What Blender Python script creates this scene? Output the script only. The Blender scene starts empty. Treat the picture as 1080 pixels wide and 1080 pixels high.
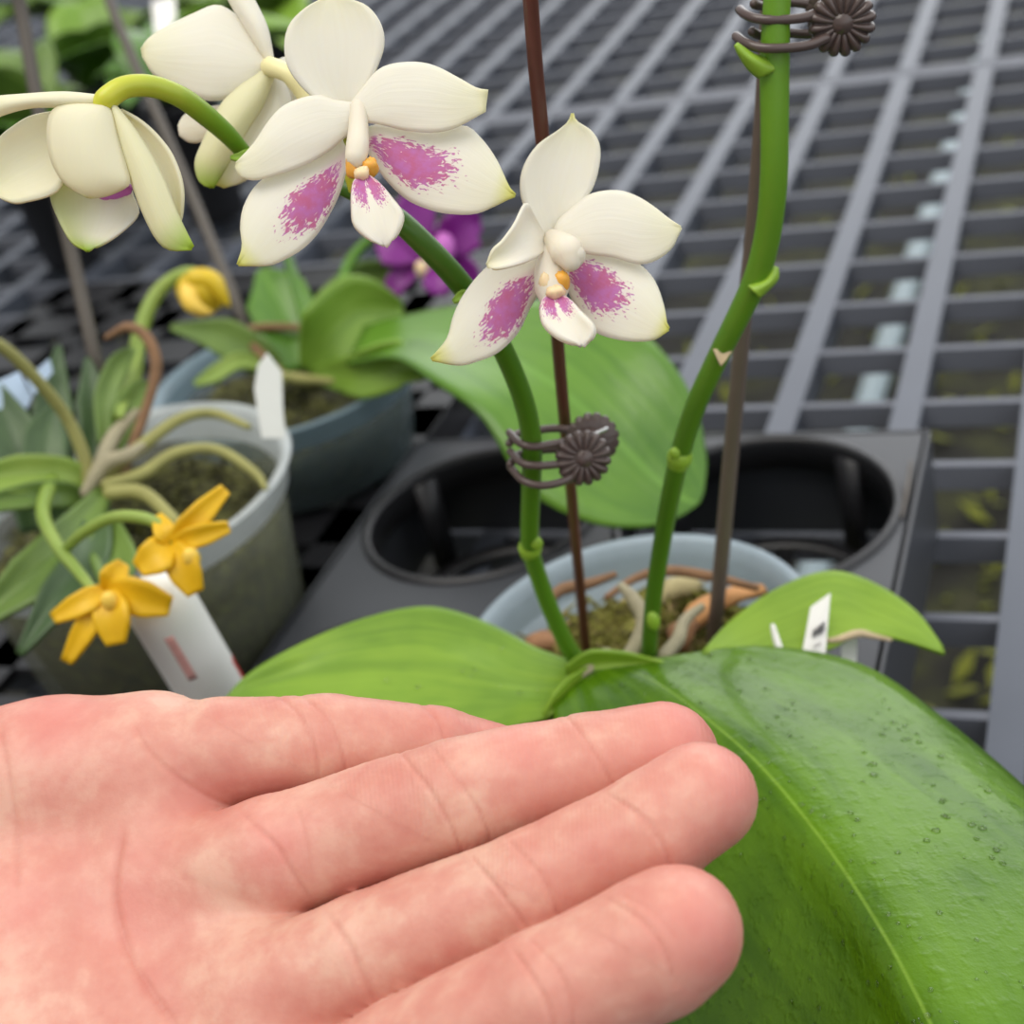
import bpy, math, random
import numpy as np
random.seed(7); np.random.seed(7)
SC = bpy.context.scene
COL = SC.collection

# ------------------------------------------------------------------ camera (all modelling is in centimetres, z = 0 is the bench top)
f = 1550.0
p_, r_ = math.radians(30.6), math.radians(14.3)
HC = 32.0
F = np.array([0, math.cos(p_), -math.sin(p_)])
R0 = np.array([1.0, 0, 0]); D0 = np.array([0, -math.sin(p_), -math.cos(p_)])
CX = math.cos(r_) * R0 + math.sin(r_) * D0
CY = -math.sin(r_) * R0 + math.cos(r_) * D0          # image down
CAM = np.array([0, 0, HC])
AZ = math.radians(26.5)
LD = np.array([math.sin(AZ), math.cos(AZ), 0.0])     # along the long bars of the bench
KD = np.array([math.cos(AZ), -math.sin(AZ), 0.0])    # along the cross slats

def ray(x, y): return F + CX * (x - 540) / f + CY * (y - 540) / f
DSH = lambda d: d
def W(x, y, d): return CAM + ray(x, y) * DSH(d)
def G(x, y, z):
    k = ray(x, y); return CAM + k * ((z - HC) / k[2])
def B(l, k, z=0.0): return LD * l + KD * k + np.array([0, 0, z])

# ------------------------------------------------------------------ object helpers
BASE = {}
def rootof(o):
    while o.parent is not None: o = o.parent
    return o
def tag(o, label, cat, group=None, kind=None):
    o['label'] = label; o['category'] = cat
    if group: o['group'] = group
    if kind: o['kind'] = kind
    return o
def thing(name, label, cat, base, group=None):
    o = bpy.data.objects.new(name, None); COL.objects.link(o)
    o.empty_display_size = 0.01
    o.location = [float(c) * .01 for c in base]
    BASE[o.name] = np.array(base, float)
    return tag(o, label, cat, group)
def holder(name, parent):
    o = bpy.data.objects.new(name, None); COL.objects.link(o); o.parent = parent
    o.empty_display_size = 0.005
    return o
def mk(name, V, Fs, mat, parent=None, uv=None, smooth=True, solid=0.0, off=0.0, sub=0, attrs=None):
    V = np.asarray(V, float)
    if parent is not None: b = BASE[rootof(parent).name]
    else: b = np.array([(V[:, 0].min() + V[:, 0].max()) / 2, (V[:, 1].min() + V[:, 1].max()) / 2, V[:, 2].min()])
    me = bpy.data.meshes.new(name)
    me.from_pydata(((V - b) * .01).tolist(), [], [list(map(int, q)) for q in Fs])
    if uv is not None:
        l = me.uv_layers.new(name='UVMap')
        idx = np.zeros(len(me.loops), dtype=np.int32); me.loops.foreach_get('vertex_index', idx)
        l.data.foreach_set('uv', np.asarray(uv, np.float32)[idx].ravel())
    if attrs:
        for k, a in attrs.items():
            at = me.attributes.new(k, 'FLOAT', 'POINT'); at.data.foreach_set('value', np.asarray(a, np.float32))
    me.polygons.foreach_set('use_smooth', [smooth] * len(me.polygons))
    me.materials.append(mat)
    me.update()
    o = bpy.data.objects.new(name, me); COL.objects.link(o)
    if parent is not None: o.parent = parent
    else:
        o.location = (b * .01).tolist(); BASE[o.name] = b
    if solid:
        m = o.modifiers.new('s', 'SOLIDIFY'); m.thickness = solid * .01; m.offset = off
    if sub:
        m = o.modifiers.new('u', 'SUBSURF'); m.levels = sub; m.render_levels = sub
    return o

class MB:
    def __init__(s): s.v = []; s.f = []; s.uv = []
    def add(s, V, Fs, uv=None):
        n = len(s.v); s.v += [tuple(q) for q in V]; s.f += [[i + n for i in q] for q in Fs]
        s.uv += [tuple(q) for q in (uv if uv is not None else [(0.5, 0.5)] * len(V))]
        return s
    def box(s, o, ax, ay, az):
        o, ax, ay, az = map(np.asarray, (o, ax, ay, az))
        V = [o + ax * i + ay * j + az * k for k in (-.5, .5) for j in (-.5, .5) for i in (-.5, .5)]
        return s.add(V, [[0, 2, 3, 1], [4, 5, 7, 6], [0, 1, 5, 4], [2, 6, 7, 3], [0, 4, 6, 2], [1, 3, 7, 5]])
    def build(s, name, mat, parent=None, **k):
        return mk(name, s.v, s.f, mat, parent, uv=s.uv, **k)

def crv(P, n):
    """Catmull-Rom through P, n samples per whole curve"""
    P = np.asarray(P, float)
    if len(P) == 2:
        t = np.linspace(0, 1, n)[:, None]; return P[0] * (1 - t) + P[1] * t
    Q = np.vstack([2 * P[0] - P[1], P, 2 * P[-1] - P[-2]])
    t = np.linspace(0, len(P) - 1, n); i = np.minimum(t.astype(int), len(P) - 2); u = (t - i)[:, None]
    a, b, c, d = Q[i], Q[i + 1], Q[i + 2], Q[i + 3]
    return .5 * (2 * b + (c - a) * u + (2 * a - 5 * b + 4 * c - d) * u ** 2 + (3 * b - a - 3 * c + d) * u ** 3)
def interp(x, xs, ys): return np.interp(x, xs, ys)

def tube_geo(P, rad, n=24, seg=12, cap=True, flat=1.0):
    C = crv(P, n)
    rad = np.atleast_1d(np.asarray(rad, float))
    R = np.interp(np.linspace(0, 1, n), np.linspace(0, 1, len(rad)), rad) if len(rad) > 1 else np.full(n, rad[0])
    T = np.gradient(C, axis=0); T /= np.linalg.norm(T, axis=1)[:, None] + 1e-12
    up = np.array([0.13, 0.21, 1.0]) if abs(T[0][2]) < .9 else np.array([1.0, .2, .1])
    N = np.cross(T[0], up); N /= np.linalg.norm(N)
    V, uv = [], []
    for i in range(n):
        N = N - T[i] * (N @ T[i]); N /= np.linalg.norm(N); Bn = np.cross(T[i], N)
        for j in range(seg):
            a = 2 * math.pi * j / seg
            V.append(C[i] + R[i] * (math.cos(a) * N + flat * math.sin(a) * Bn)); uv.append((j / seg, i / (n - 1)))
    Fs = [[i * seg + j, i * seg + (j + 1) % seg, (i + 1) * seg + (j + 1) % seg, (i + 1) * seg + j] for i in range(n - 1) for j in range(seg)]
    if cap:
        for i, sgn in ((0, -1), (n - 1, 1)):
            c = len(V)
            # two rounded rings and a tip
            for q in (.7, .95):
                for j in range(seg):
                    base = V[i * seg + j] - C[i]
                    V.append(C[i] + base * math.sqrt(max(0, 1 - q * q)) + T[i] * sgn * R[i] * q * .8); uv.append((j / seg, i / (n - 1)))
            V.append(C[i] + T[i] * sgn * R[i] * .85); uv.append((0, i / (n - 1)))
            rings = [i * seg, c, c + seg]
            for a, b in ((0, 1), (1, 2)):
                for j in range(seg):
                    q = [rings[a] + j, rings[a] + (j + 1) % seg, rings[b] + (j + 1) % seg, rings[b] + j]
                    Fs.append(q if sgn > 0 else q[::-1])
            for j in range(seg):
                q = [rings[2] + j, rings[2] + (j + 1) % seg, c + 2 * seg]
                Fs.append(q if sgn > 0 else q[::-1])
    return V, Fs, uv
def tube(name, P, rad, mat, parent=None, n=24, seg=12, **k):
    V, Fs, uv = tube_geo(P, rad, n, seg, **k)
    return mk(name, V, Fs, mat, parent, uv=uv)
def pw(L): return np.array([W(*q) for q in L])

def grid_geo(Pg):
    n, m = Pg.shape[:2]
    V = Pg.reshape(-1, 3)
    Fs = [[i * m + j, i * m + j + 1, (i + 1) * m + j + 1, (i + 1) * m + j] for i in range(n - 1) for j in range(m - 1)]
    uv = [(j / (m - 1), i / (n - 1)) for i in range(n) for j in range(m)]
    return V, Fs, uv
def loft(rows, n, m):
    """rows of control points (world) -> smooth n x m surface"""
    A = np.array([crv(r, m) for r in rows])
    return np.stack([crv(A[:, j], n) for j in range(m)], axis=1)
def leaf_from(name, rows, mat, parent, n=36, m=17, thick=.14, ripple=0.0):
    Pg = loft([pw(r) for r in rows], n, m)
    if ripple:
        for i in range(n):
            for j in range(m):
                Pg[i, j, 2] += ripple * math.sin(i * .55 + j * .3) * abs(j / (m - 1) - .5)
    V, Fs, uv = grid_geo(Pg)
    return mk(name, V, Fs, mat, parent, uv=uv, solid=thick, off=0.0), Pg
def strap(name, path, wpx, mat, parent, fold=.4, n=22, m=9, thick=.12):
    """a leaf along a path of (px, py, depth) with half-widths wpx"""
    P = crv(np.array(path, float), n)
    T = np.gradient(P[:, :2], axis=0); T /= np.linalg.norm(T, axis=1)[:, None] + 1e-9
    Nn = np.stack([-T[:, 1], T[:, 0]], 1)
    w = np.interp(np.linspace(0, 1, n), np.linspace(0, 1, len(wpx)), wpx)
    Pg = np.zeros((n, m, 3))
    for i in range(n):
        for j in range(m):
            s = 2 * j / (m - 1) - 1
            q = P[i, :2] + Nn[i] * s * w[i]
            Pg[i, j] = W(q[0], q[1], P[i, 2] - fold * (abs(s) ** 1.3) * w[i] * P[i, 2] / f + .25 * s * w[i] * P[i, 2] / f)
    V, Fs, uv = grid_geo(Pg)
    return mk(name, V, Fs, mat, parent, uv=uv, solid=thick)
def wleaf(name, base, az, length, width, elev, droop, mat, parent, n=16, m=7, thick=.12):
    """a leaf in the world: rises at elev, droops along its length"""
    d = np.array([math.cos(az), math.sin(az), 0]); s_ = np.array([-math.sin(az), math.cos(az), 0])
    Pg = np.zeros((n, m, 3))
    for i in range(n):
        t = i / (n - 1)
        c = np.asarray(base) + d * length * t * math.cos(elev) + np.array([0, 0, length * (math.sin(elev) * t - droop * t * t)])
        w = width * (math.sin(math.pi * min(1, .12 + .88 * t) ** .8) ** .7 if t < 1 else 0.02)
        for j in range(m):
            s = 2 * j / (m - 1) - 1
            Pg[i, j] = c + s_ * s * w * .5 + np.array([0, 0, .22 * abs(s) * w])
    V, Fs, uv = grid_geo(Pg)
    return mk(name, V, Fs, mat, parent, uv=uv, solid=thick)
def resample(P, n):
    P = np.asarray(P, float); Q = crv(P, 120)
    L = np.r_[0, np.cumsum(np.linalg.norm(np.diff(Q[:, :2], axis=0), axis=1))]; t = np.linspace(0, L[-1], n)
    return np.stack([np.interp(t, L, Q[:, k]) for k in range(Q.shape[1])], 1)
def petal(name, Lo, Ro, db, dt, mat, parent, cup=.18, bow=.0, n=26, m=13, thick=.06, mid=None, ripple=.012):
    """a petal between its left and right outlines (base to tip), curved in depth"""
    A, Bq = resample(Lo, n), resample(Ro, n)
    Pg = np.zeros((n, m, 3))
    for i in range(n):
        t = i / (n - 1)
        for j in range(m):
            u = j / (m - 1); s = 2 * u - 1
            q = A[i] * (1 - u) + Bq[i] * u
            d = db + (dt - db) * t + bow * 4 * t * (1 - t) + cup * s * s * math.sin(math.pi * min(1, t + .05)) ** .5 \
                + ripple * math.sin(9 * t + 5 * s) * abs(s)
            Pg[i, j] = W(q[0], q[1], d)
    V, Fs, uv = grid_geo(Pg)
    return mk(name, V, Fs, mat, parent, uv=uv, solid=thick)
def lathe_geo(c, prof, seg=64, fn=None):
    V, uv = [], []
    n = len(prof)
    for i, (r, z) in enumerate(prof):
        for j in range(seg):
            a = 2 * math.pi * j / seg
            rr, zz = (r, z) if fn is None else fn(r, z, a)
            V.append((c[0] + rr * math.cos(a), c[1] + rr * math.sin(a), c[2] + zz)); uv.append((j / seg, i / max(1, n - 1)))
    Fs = [[i * seg + j, i * seg + (j + 1) % seg, (i + 1) * seg + (j + 1) % seg, (i + 1) * seg + j] for i in range(n - 1) for j in range(seg)]
    return V, Fs, uv
def blob_geo(c, rx, ry, rz, axes=None, n=8, m=12, bump=0.0):
    V, Fs = [], []
    A = np.eye(3) if axes is None else np.asarray(axes)
    for i in range(n + 1):
        th = math.pi * i / n
        for j in range(m):
            ph = 2 * math.pi * j / m
            k = 1 + bump * math.sin(3.1 * th + 2 * ph + c[0] * 9) * math.sin(2.3 * ph + c[1] * 7)
            q = np.array([rx * math.sin(th) * math.cos(ph), ry * math.sin(th) * math.sin(ph), rz * math.cos(th)]) * k
            V.append(np.asarray(c) + q @ A)
    for i in range(n):
        for j in range(m):
            Fs.append([i * m + j, (i + 1) * m + j, (i + 1) * m + (j + 1) % m, i * m + (j + 1) % m])
    return V, Fs

# ------------------------------------------------------------------ materials
def s2l(c):
    return tuple(((x / 255) / 12.92 if x / 255 <= .04045 else ((x / 255 + .055) / 1.055) ** 2.4) for x in c) + (1.0,)
class M:
    def __init__(s, name):
        s.m = bpy.data.materials.new(name); s.m.use_nodes = True
        s.t = s.m.node_tree; s.b = s.t.nodes['Principled BSDF']; s.out = s.t.nodes['Material Output']
    def n(s, kind, **k):
        q = s.t.nodes.new('ShaderNode' + kind)
        for a, v in k.items(): setattr(q, a, v)
        return q
    def l(s, a, b): s.t.links.new(a, b); return s
    def val(s, sock, v):
        if hasattr(v, 'is_linked') or isinstance(v, bpy.types.NodeSocket): s.l(v, sock)
        else: sock.default_value = v
    def math(s, op, a, b=0.0, c=0.0, clamp=False):
        q = s.n('Math', operation=op, use_clamp=clamp)
        s.val(q.inputs[0], a); s.val(q.inputs[1], b); s.val(q.inputs[2], c); return q.outputs[0]
    def mix(s, fac, a, b):
        q = s.n('Mix', data_type='RGBA'); s.val(q.inputs[0], fac); s.val(q.inputs[6], a); s.val(q.inputs[7], b); return q.outputs[2]
    def ramp(s, fac, stops):
        q = s.n('ValToRGB'); s.l(fac, q.inputs[0]); e = q.color_ramp.elements
        while len(e) < len(stops): e.new(.5)
        for i, (pos, c) in enumerate(stops): e[i].position = pos; e[i].color = c if len(c) == 4 else tuple(c) + (1,)
        return q.outputs[0]
    def noise(s, scale, detail=3, rough=.55, vec=None, dist=0.0):
        q = s.n('TexNoise'); q.inputs['Scale'].default_value = scale; q.inputs['Detail'].default_value = detail
        q.inputs['Roughness'].default_value = rough; q.inputs['Distortion'].default_value = dist
        s.l(vec if vec is not None else s.obj(), q.inputs['Vector']); return q.outputs['Fac']
    def obj(s):
        if not hasattr(s, '_tc'): s._tc = s.n('TexCoord')
        return s._tc.outputs['Object']
    def uv(s):
        if not hasattr(s, '_tc'): s._tc = s.n('TexCoord')
        if not hasattr(s, '_sp'):
            s._sp = s.n('SeparateXYZ'); s.l(s._tc.outputs['UV'], s._sp.inputs[0])
        return s._sp.outputs[0], s._sp.outputs[1], s._tc.outputs['UV']
    def sm(s, x, a, b):
        q = s.n('MapRange', interpolation_type='SMOOTHSTEP'); s.val(q.inputs[0], x)
        q.inputs[1].default_value = a; q.inputs[2].default_value = b; return q.outputs[0]
    def col(s, c): s.val(s.b.inputs['Base Color'], c); return s
    def set(s, **k):
        for a, v in k.items(): s.val(s.b.inputs[a.replace('_', ' ')], v)
        return s
    def bump(s, h, strength=.3, dist=.001):
        q = s.n('Bump'); q.inputs['Strength'].default_value = strength; q.inputs['Distance'].default_value = dist
        s.l(h, q.inputs['Height']); s.l(q.outputs[0], s.b.inputs['Normal']); return s
    def translucent(s, fac, c):
        t = s.n('BsdfTranslucent'); s.val(t.inputs['Color'], c)
        x = s.n('MixShader'); x.inputs[0].default_value = fac
        s.l(s.b.outputs[0], x.inputs[1]); s.l(t.outputs[0], x.inputs[2]); s.l(x.outputs[0], s.out.inputs[0]); return s
    def alpha(s, fac):
        t = s.n('BsdfTransparent'); x = s.n('MixShader'); s.val(x.inputs[0], fac)
        src = s.out.inputs[0].links[0].from_socket
        s.l(t.outputs[0], x.inputs[1]); s.l(src, x.inputs[2]); s.l(x.outputs[0], s.out.inputs[0]); return s

def plain(name, c, rough=.5, var=.12, scale=60, bump=0.0, metal=0.0, trans=0.0, **k):
    m = M(name); a = s2l(c)
    n = m.noise(scale, 4)
    lo = tuple(x * (1 - var) for x in a[:3]) + (1,); hi = tuple(min(1, x * (1 + var)) for x in a[:3]) + (1,)
    cc = m.mix(n, lo, hi)
    m.col(cc).set(Roughness=rough, Metallic=metal, **k)
    if bump: m.bump(m.noise(scale * 4, 4), bump, .0006)
    if trans: m.translucent(trans, cc)
    return m.m

def leafmat(name, dark, light, rib=None, wet=0.0, rough=.35, trans=.12, tip=None, patch=30):
    m = M(name); u, v, uvv = m.uv()
    mp = m.n('Mapping'); m.l(uvv, mp.inputs[0]); mp.inputs['Scale'].default_value = (11, 2.2, 1)
    st = m.noise(1.3, 4, .6, mp.outputs[0], .8)                      # streaks along the veins
    bl = m.noise(patch, 3)
    fac = m.math('ADD', m.math('MULTIPLY', st, .42), m.math('MULTIPLY', bl, .58))
    c = m.mix(m.sm(fac, .32, .68), s2l(dark), s2l(light))
    if rib:
        a = m.math('ABSOLUTE', m.math('SUBTRACT', u, rib[0]))
        c = m.mix(m.math('MULTIPLY', m.math('SUBTRACT', 1, m.sm(a, .0, rib[1])), .55), c, s2l(rib[2]))
    if tip: c = m.mix(m.sm(v, tip[0], 1.0), c, s2l(tip[1]))
    m.col(c).set(Roughness=rough)
    if wet:
        m.set(Coat_Weight=.22, Coat_Roughness=.1)
        m.b.inputs['Specular IOR Level'].default_value = .22
        h = m.math('ADD', m.math('MULTIPLY', m.sm(m.noise(300, 2, .45), .5, .75), wet * .4), m.math('MULTIPLY', m.noise(150, 4, .65), 1.4))
        m.bump(h, .45, .0008)
    else:
        m.bump(m.math('ADD', m.noise(130, 3), st), .25, .0008)
    m.translucent(trans, c)
    return m.m

def petalmat(name, base=(252, 247, 233), edge=(232, 229, 170), tipc=(214, 212, 96), tip=.84, mask=None, twin=False, green=None, trans=.25):
    m = M(name); u, v, uvv = m.uv()
    mp = m.n('Mapping'); m.l(uvv, mp.inputs[0]); mp.inputs['Scale'].default_value = (9, .8, 1)
    st = m.noise(2.2, 3, .5, mp.outputs[0])
    c = m.mix(m.math('MULTIPLY', st, .5), s2l(base), s2l((244, 235, 214)))
    c = m.mix(m.math('MULTIPLY', m.sm(v, .5, 1.0), .35), c, s2l(edge))
    if tip < 1: c = m.mix(m.sm(v, tip, 1.02), c, s2l(tipc))
    if green: c = m.mix(m.math('MULTIPLY', m.sm(u, green[0], green[1]), green[2]), c, s2l((178, 196, 60)))
    if mask:
        u0, u1, v0, v1 = mask
        eu = m.math('MULTIPLY', m.math('SUBTRACT', u, (u0 + u1) / 2), 2 / (u1 - u0)); ev_ = m.math('MULTIPLY', m.math('SUBTRACT', v, (v0 + v1) / 2), 2 / (v1 - v0))
        env = m.math('SUBTRACT', 1.0, m.math('SQRT', m.math('ADD', m.math('MULTIPLY', eu, eu), m.math('MULTIPLY', ev_, ev_))))
        if twin: env = m.math('SUBTRACT', env, m.math('MULTIPLY', m.math('SUBTRACT', 1.0, m.sm(m.math('ABSOLUTE', m.math('SUBTRACT', u, .5)), .02, .13)), .6))
        m3 = m.n('Mapping'); m.l(uvv, m3.inputs[0]); m3.inputs['Scale'].default_value = (30, 24, 1)
        sp = m.noise(1.0, 2, .55, m3.outputs[0], .6)
        big = m.noise(420, 3, .6)
        solid = m.sm(ev_, -.75, .3)                     # solid outward, speckled at the base
        val = m.math('ADD', m.math('ADD', sp, m.math('MULTIPLY', m.math('MINIMUM', env, .55), .75)), m.math('MULTIPLY', m.math('SUBTRACT', solid, 1.0), .34))
        k = m.math('MULTIPLY', m.sm(val, .63, .71), m.sm(env, -.12, .05))
        c = m.mix(m.math('MULTIPLY', m.sm(env, .0, .6), .34), c, s2l((240, 178, 212)))
        mc = m.mix(m.sm(big, .3, .7), s2l((196, 62, 136)), s2l((196, 92, 186)))
        c = m.mix(m.math('MULTIPLY', k, .84), c, mc)
    m.col(c).set(Roughness=.5, Subsurface_Weight=.25, Subsurface_Scale=.002)
    m.b.inputs['Subsurface Radius'].default_value = (1, .8, .5)
    m.b.inputs['Specular IOR Level'].default_value = .3
    m.bump(st, .12, .0006)
    m.translucent(trans, c)
    return m.m

MAT = {}
MAT['bench'] = plain('grey_bench_plastic', (86, 91, 102), .4, .14, 18, bump=.08, Specular_IOR_Level=.3)
MAT['slat'] = plain('grey_slat_plastic', (108, 111, 120), .55, .14, 18, bump=.08, Specular_IOR_Level=.15)
MAT['black'] = plain('black_plastic', (34, 34, 37), .38, .2, 25, bump=.08)
MAT['blackgrey'] = plain('grey_black_plastic', (56, 58, 63), .4, .2, 25, bump=.1)  # dark grey base of the carrier tray's deck and skirt
MAT['petal'] = petalmat('cream_petal', tip=.9, tipc=(240, 234, 190))
MAT['sepal'] = petalmat('cream_sepal', tip=.88, tipc=(222, 216, 120))
MAT['sepal_l'] = petalmat('magenta_marked_sepal', tip=.8, mask=(.30, 1.02, -.12, .68))
MAT['sepal_r'] = petalmat('magenta_marked_sepal_b', tip=.8, mask=(.12, .90, -.24, .64))
MAT['petal_y'] = petalmat('yellowish_cream_petal', base=(246, 240, 206), tip=.9, tipc=(232, 232, 150))
MAT['sepal_green'] = petalmat('green_edged_sepal', tip=.72, tipc=(150, 186, 40), green=(.75, .0, .55))
MAT['sepal_yel'] = petalmat('yellowish_sepal', base=(240, 236, 190), tip=.70, tipc=(158, 190, 40))
MAT['lip'] = petalmat('lip', tip=2.0, edge=(250, 242, 232), twin=True, mask=(-.15, 1.15, -.35, .5))
MAT['column'] = petalmat('column_white', tip=2.0, base=(246, 238, 222), edge=(244, 236, 214))
MAT['callus'] = plain('orange_callus', (234, 170, 66), .4, .2, 300, Subsurface_Weight=.2, Subsurface_Scale=.002)
MAT['callus_pale'] = plain('pale_orange', (240, 212, 168), .45, .15, 300, Subsurface_Weight=.2, Subsurface_Scale=.002)
def stemmat(name, a, b, bandc=None):
    m = M(name); u, v, uvv = m.uv()
    c = m.mix(m.sm(m.math('ADD', v, m.math('MULTIPLY', m.math('SUBTRACT', m.noise(90, 3), .5), .3)), .1, .95), s2l(a), s2l(b))
    m.col(c).set(Roughness=.36, Subsurface_Weight=.12, Subsurface_Scale=.002)
    m.bump(m.noise(600, 2), .08, .0004); return m.m
MAT['stem'] = stemmat('spike_green', (88, 134, 28), (62, 106, 16))
MAT['stem2'] = stemmat('spike_green_bright', (76, 116, 24), (102, 148, 28))
MAT['pedicel'] = stemmat('yellow_green_pedicel', (104, 150, 32), (206, 206, 60))
MAT['pedicel_c'] = plain('cream_pedicel', (238, 228, 170), .45, .06, 200)
MAT['node'] = plain('node_green', (140, 176, 52), .4, .15, 300)
MAT['dry'] = plain('dry_bract', (196, 176, 140), .7, .25, 300, bump=.3)
MAT['bigleaf'] = leafmat('wet_orchid_leaf', (54, 94, 4), (98, 140, 14), rib=(.5, .008, (150, 188, 70)), wet=1.0, rough=.3, trans=.16, patch=24)
MAT['leaf2'] = leafmat('orchid_leaf', (104, 146, 26), (142, 180, 48), rib=(.5, .05, (112, 150, 34)), rough=.36, trans=.2)
MAT['leaf3'] = leafmat('young_lime_leaf', (126, 166, 40), (160, 196, 60), rib=(.5, .05, (150, 186, 50)), rough=.4, trans=.3)
MAT['leafback'] = leafmat('background_leaf', (64, 110, 22), (104, 148, 46), rib=(.5, .04, (120, 168, 66)), rough=.25, trans=.15, patch=12)
MAT['leaflime'] = leafmat('background_lime_leaf', (112, 152, 40), (148, 184, 74), rough=.35, trans=.2, patch=12)
MAT['leafdark'] = leafmat('dark_strap_leaf', (50, 76, 40), (82, 108, 62), rough=.4, trans=.1, patch=20)
MAT['leafmid'] = leafmat('mid_strap_leaf', (84, 112, 44), (122, 150, 66), rough=.42, trans=.15, patch=20)
MAT['leafpale'] = leafmat('pale_green_leaf', (130, 160, 62), (168, 190, 92), rough=.42, trans=.2, patch=20)
MAT['stake_red'] = plain('red_brown_coated_wire', (98, 56, 46), .35, .18, 120, bump=.1)
MAT['stake_gray'] = plain('grey_brown_coated_wire', (104, 90, 82), .4, .15, 120, bump=.1)
MAT['stake_far'] = plain('grey_wire', (84, 77, 69), .5, .1, 60)
MAT['clip'] = plain('bronze_plastic', (86, 72, 68), .2, .1, 200, bump=.03)
MAT['steel'] = plain('spring_steel', (200, 200, 200), .25, .05, 100, metal=1.0)
MAT['label'] = plain('white_label_plastic', (244, 242, 236), .45, .03, 60)
MAT['ink'] = plain('grey_print_ink', (84, 82, 86), .6, .1, 100)
MAT['inkpale'] = plain('pale_grey_print_ink', (176, 172, 170), .6, .1, 100)
MAT['redink'] = plain('faded_red_print', (224, 168, 160), .6, .2, 500)
MAT['red'] = plain('red_print', (190, 46, 34), .5, .1, 200)
MAT['whitetube'] = plain('white_tube_plastic', (240, 240, 234), .38, .03, 60)
MAT['bluelabel'] = plain('blue_white_label', (176, 196, 218), .4, .1, 60)
MAT['yellow'] = plain('yellow_orange_petal', (246, 194, 24), .45, .2, 160, trans=.2)
MAT['yellowpale'] = plain('pale_yellow_lip', (246, 206, 84), .45, .1, 160)
MAT['bud'] = plain('yellow_bud', (228, 196, 40), .42, .2, 120, trans=.15)
MAT['purple'] = plain('purple_petal', (126, 26, 130), .4, .3, 90, trans=.15)
MAT['purplepale'] = plain('pale_purple_column', (190, 100, 186), .45, .2, 90)
MAT['bark'] = plain('bark_brown', (150, 108, 74), .8, .4, 160, bump=.6)
MAT['barko'] = plain('orange_bark', (206, 150, 96), .75, .25, 160, bump=.5)
MAT['root'] = plain('grey_green_root', (158, 150, 122), .75, .25, 220, bump=.5)
MAT['rootg'] = plain('olive_root', (148, 146, 84), .65, .25, 120, bump=.3)
MAT['driedroot'] = plain('dried_brown_root', (130, 98, 70), .85, .45, 160, bump=.5)
def mossmat(name, cols):
    m = M(name); n = m.noise(170, 5, .7)
    c = m.ramp(n, [(.3, s2l(cols[0])), (.43, s2l(cols[1])), (.55, s2l(cols[2])), (.68, s2l(cols[3]))])
    m.col(c).set(Roughness=.9); m.bump(m.noise(420, 4), .8, .002); return m.m
MAT['moss'] = mossmat('moss_and_bark', [(44, 34, 20), (92, 84, 32), (128, 128, 48), (176, 150, 110)])
MAT['mossdark'] = mossmat('dark_moss', [(24, 22, 13), (56, 54, 28), (84, 84, 40), (118, 118, 58)])
MAT['mossblade'] = plain('moss_strands', (120, 128, 40), .8, .5, 90, trans=.15)
def potmat(name, c, fac, rough=.3):
    m = M(name); n = m.noise(70, 4)
    a = s2l(c); cc = m.mix(n, tuple(x * .82 for x in a[:3]) + (1,), a)
    m.col(cc).set(Roughness=rough); m.b.inputs['Specular IOR Level'].default_value = .5
    m.translucent(.3, cc); m.alpha(m.math('ADD', fac, m.math('MULTIPLY', m.math('SUBTRACT', n, .5), .25))); return m.m
MAT['pot'] = potmat('frosted_blue_pot', (186, 202, 212), .80)
MAT['potclear'] = potmat('clear_pot', (150, 154, 132), .28)
MAT['potrim'] = potmat('clear_pot_rim', (224, 230, 230), .74)
MAT['potback'] = potmat('blue_clear_pot', (120, 136, 138), .45)
MAT['potbackrim'] = potmat('blue_clear_pot_rim', (152, 176, 188), .8)
MAT['water'] = (lambda m: (m.set(Base_Color=(1, 1, 1, 1), Roughness=.02, IOR=1.33, Transmission_Weight=1.0), m.m)[1])(M('water'))
def floormat():
    m = M('ground'); a = m.noise(9, 4, .6); b = m.noise(26, 4, .6)
    c = m.ramp(a, [(.35, s2l((26, 25, 23))), (.5, s2l((44, 43, 36))), (.62, s2l((66, 68, 38))), (.75, s2l((80, 74, 62)))])
    c = m.mix(m.sm(b, .6, .74), c, s2l((88, 94, 44)))
    m.col(c).set(Roughness=.9); m.bump(b, .5, .01); return m.m
MAT['floor'] = floormat()
def skinmat():
    m = M('skin')
    n1 = m.noise(55, 3, .5); n2 = m.noise(210, 4, .6)
    q = m.math('ADD', m.math('MULTIPLY', n1, .65), m.math('MULTIPLY', n2, .35))
    c = m.ramp(q, [(.36, s2l((200, 129, 115))), (.5, s2l((208, 147, 130))), (.62, s2l((217, 170, 150)))])
    at = m.n('Attribute', attribute_name='pink'); c = m.mix(at.outputs['Fac'], c, s2l((212, 128, 120)))
    cr = m.n('Attribute', attribute_name='crease'); c = m.mix(m.math('MULTIPLY', cr.outputs['Fac'], .4), c, s2l((184, 92, 76)))
    m.col(c).set(Roughness=.46, Subsurface_Weight=.22, Subsurface_Scale=.0025)
    m.b.inputs['Subsurface Radius'].default_value = (1.0, .36, .2)
    m.b.inputs['Specular IOR Level'].default_value = .38
    rg = m.n('Attribute', attribute_name='ridge')
    w = m.math('SINE', m.math('MULTIPLY', rg.outputs['Fac'], 1.0))
    h = m.math('ADD', m.math('MULTIPLY', w, .07), m.math('ADD', m.math('MULTIPLY', m.noise(1100, 3), .35), m.math('MULTIPLY', m.noise(300, 4), .6)))
    m.bump(h, .3, .0005); return m.m
MAT['skin'] = skinmat()
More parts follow.
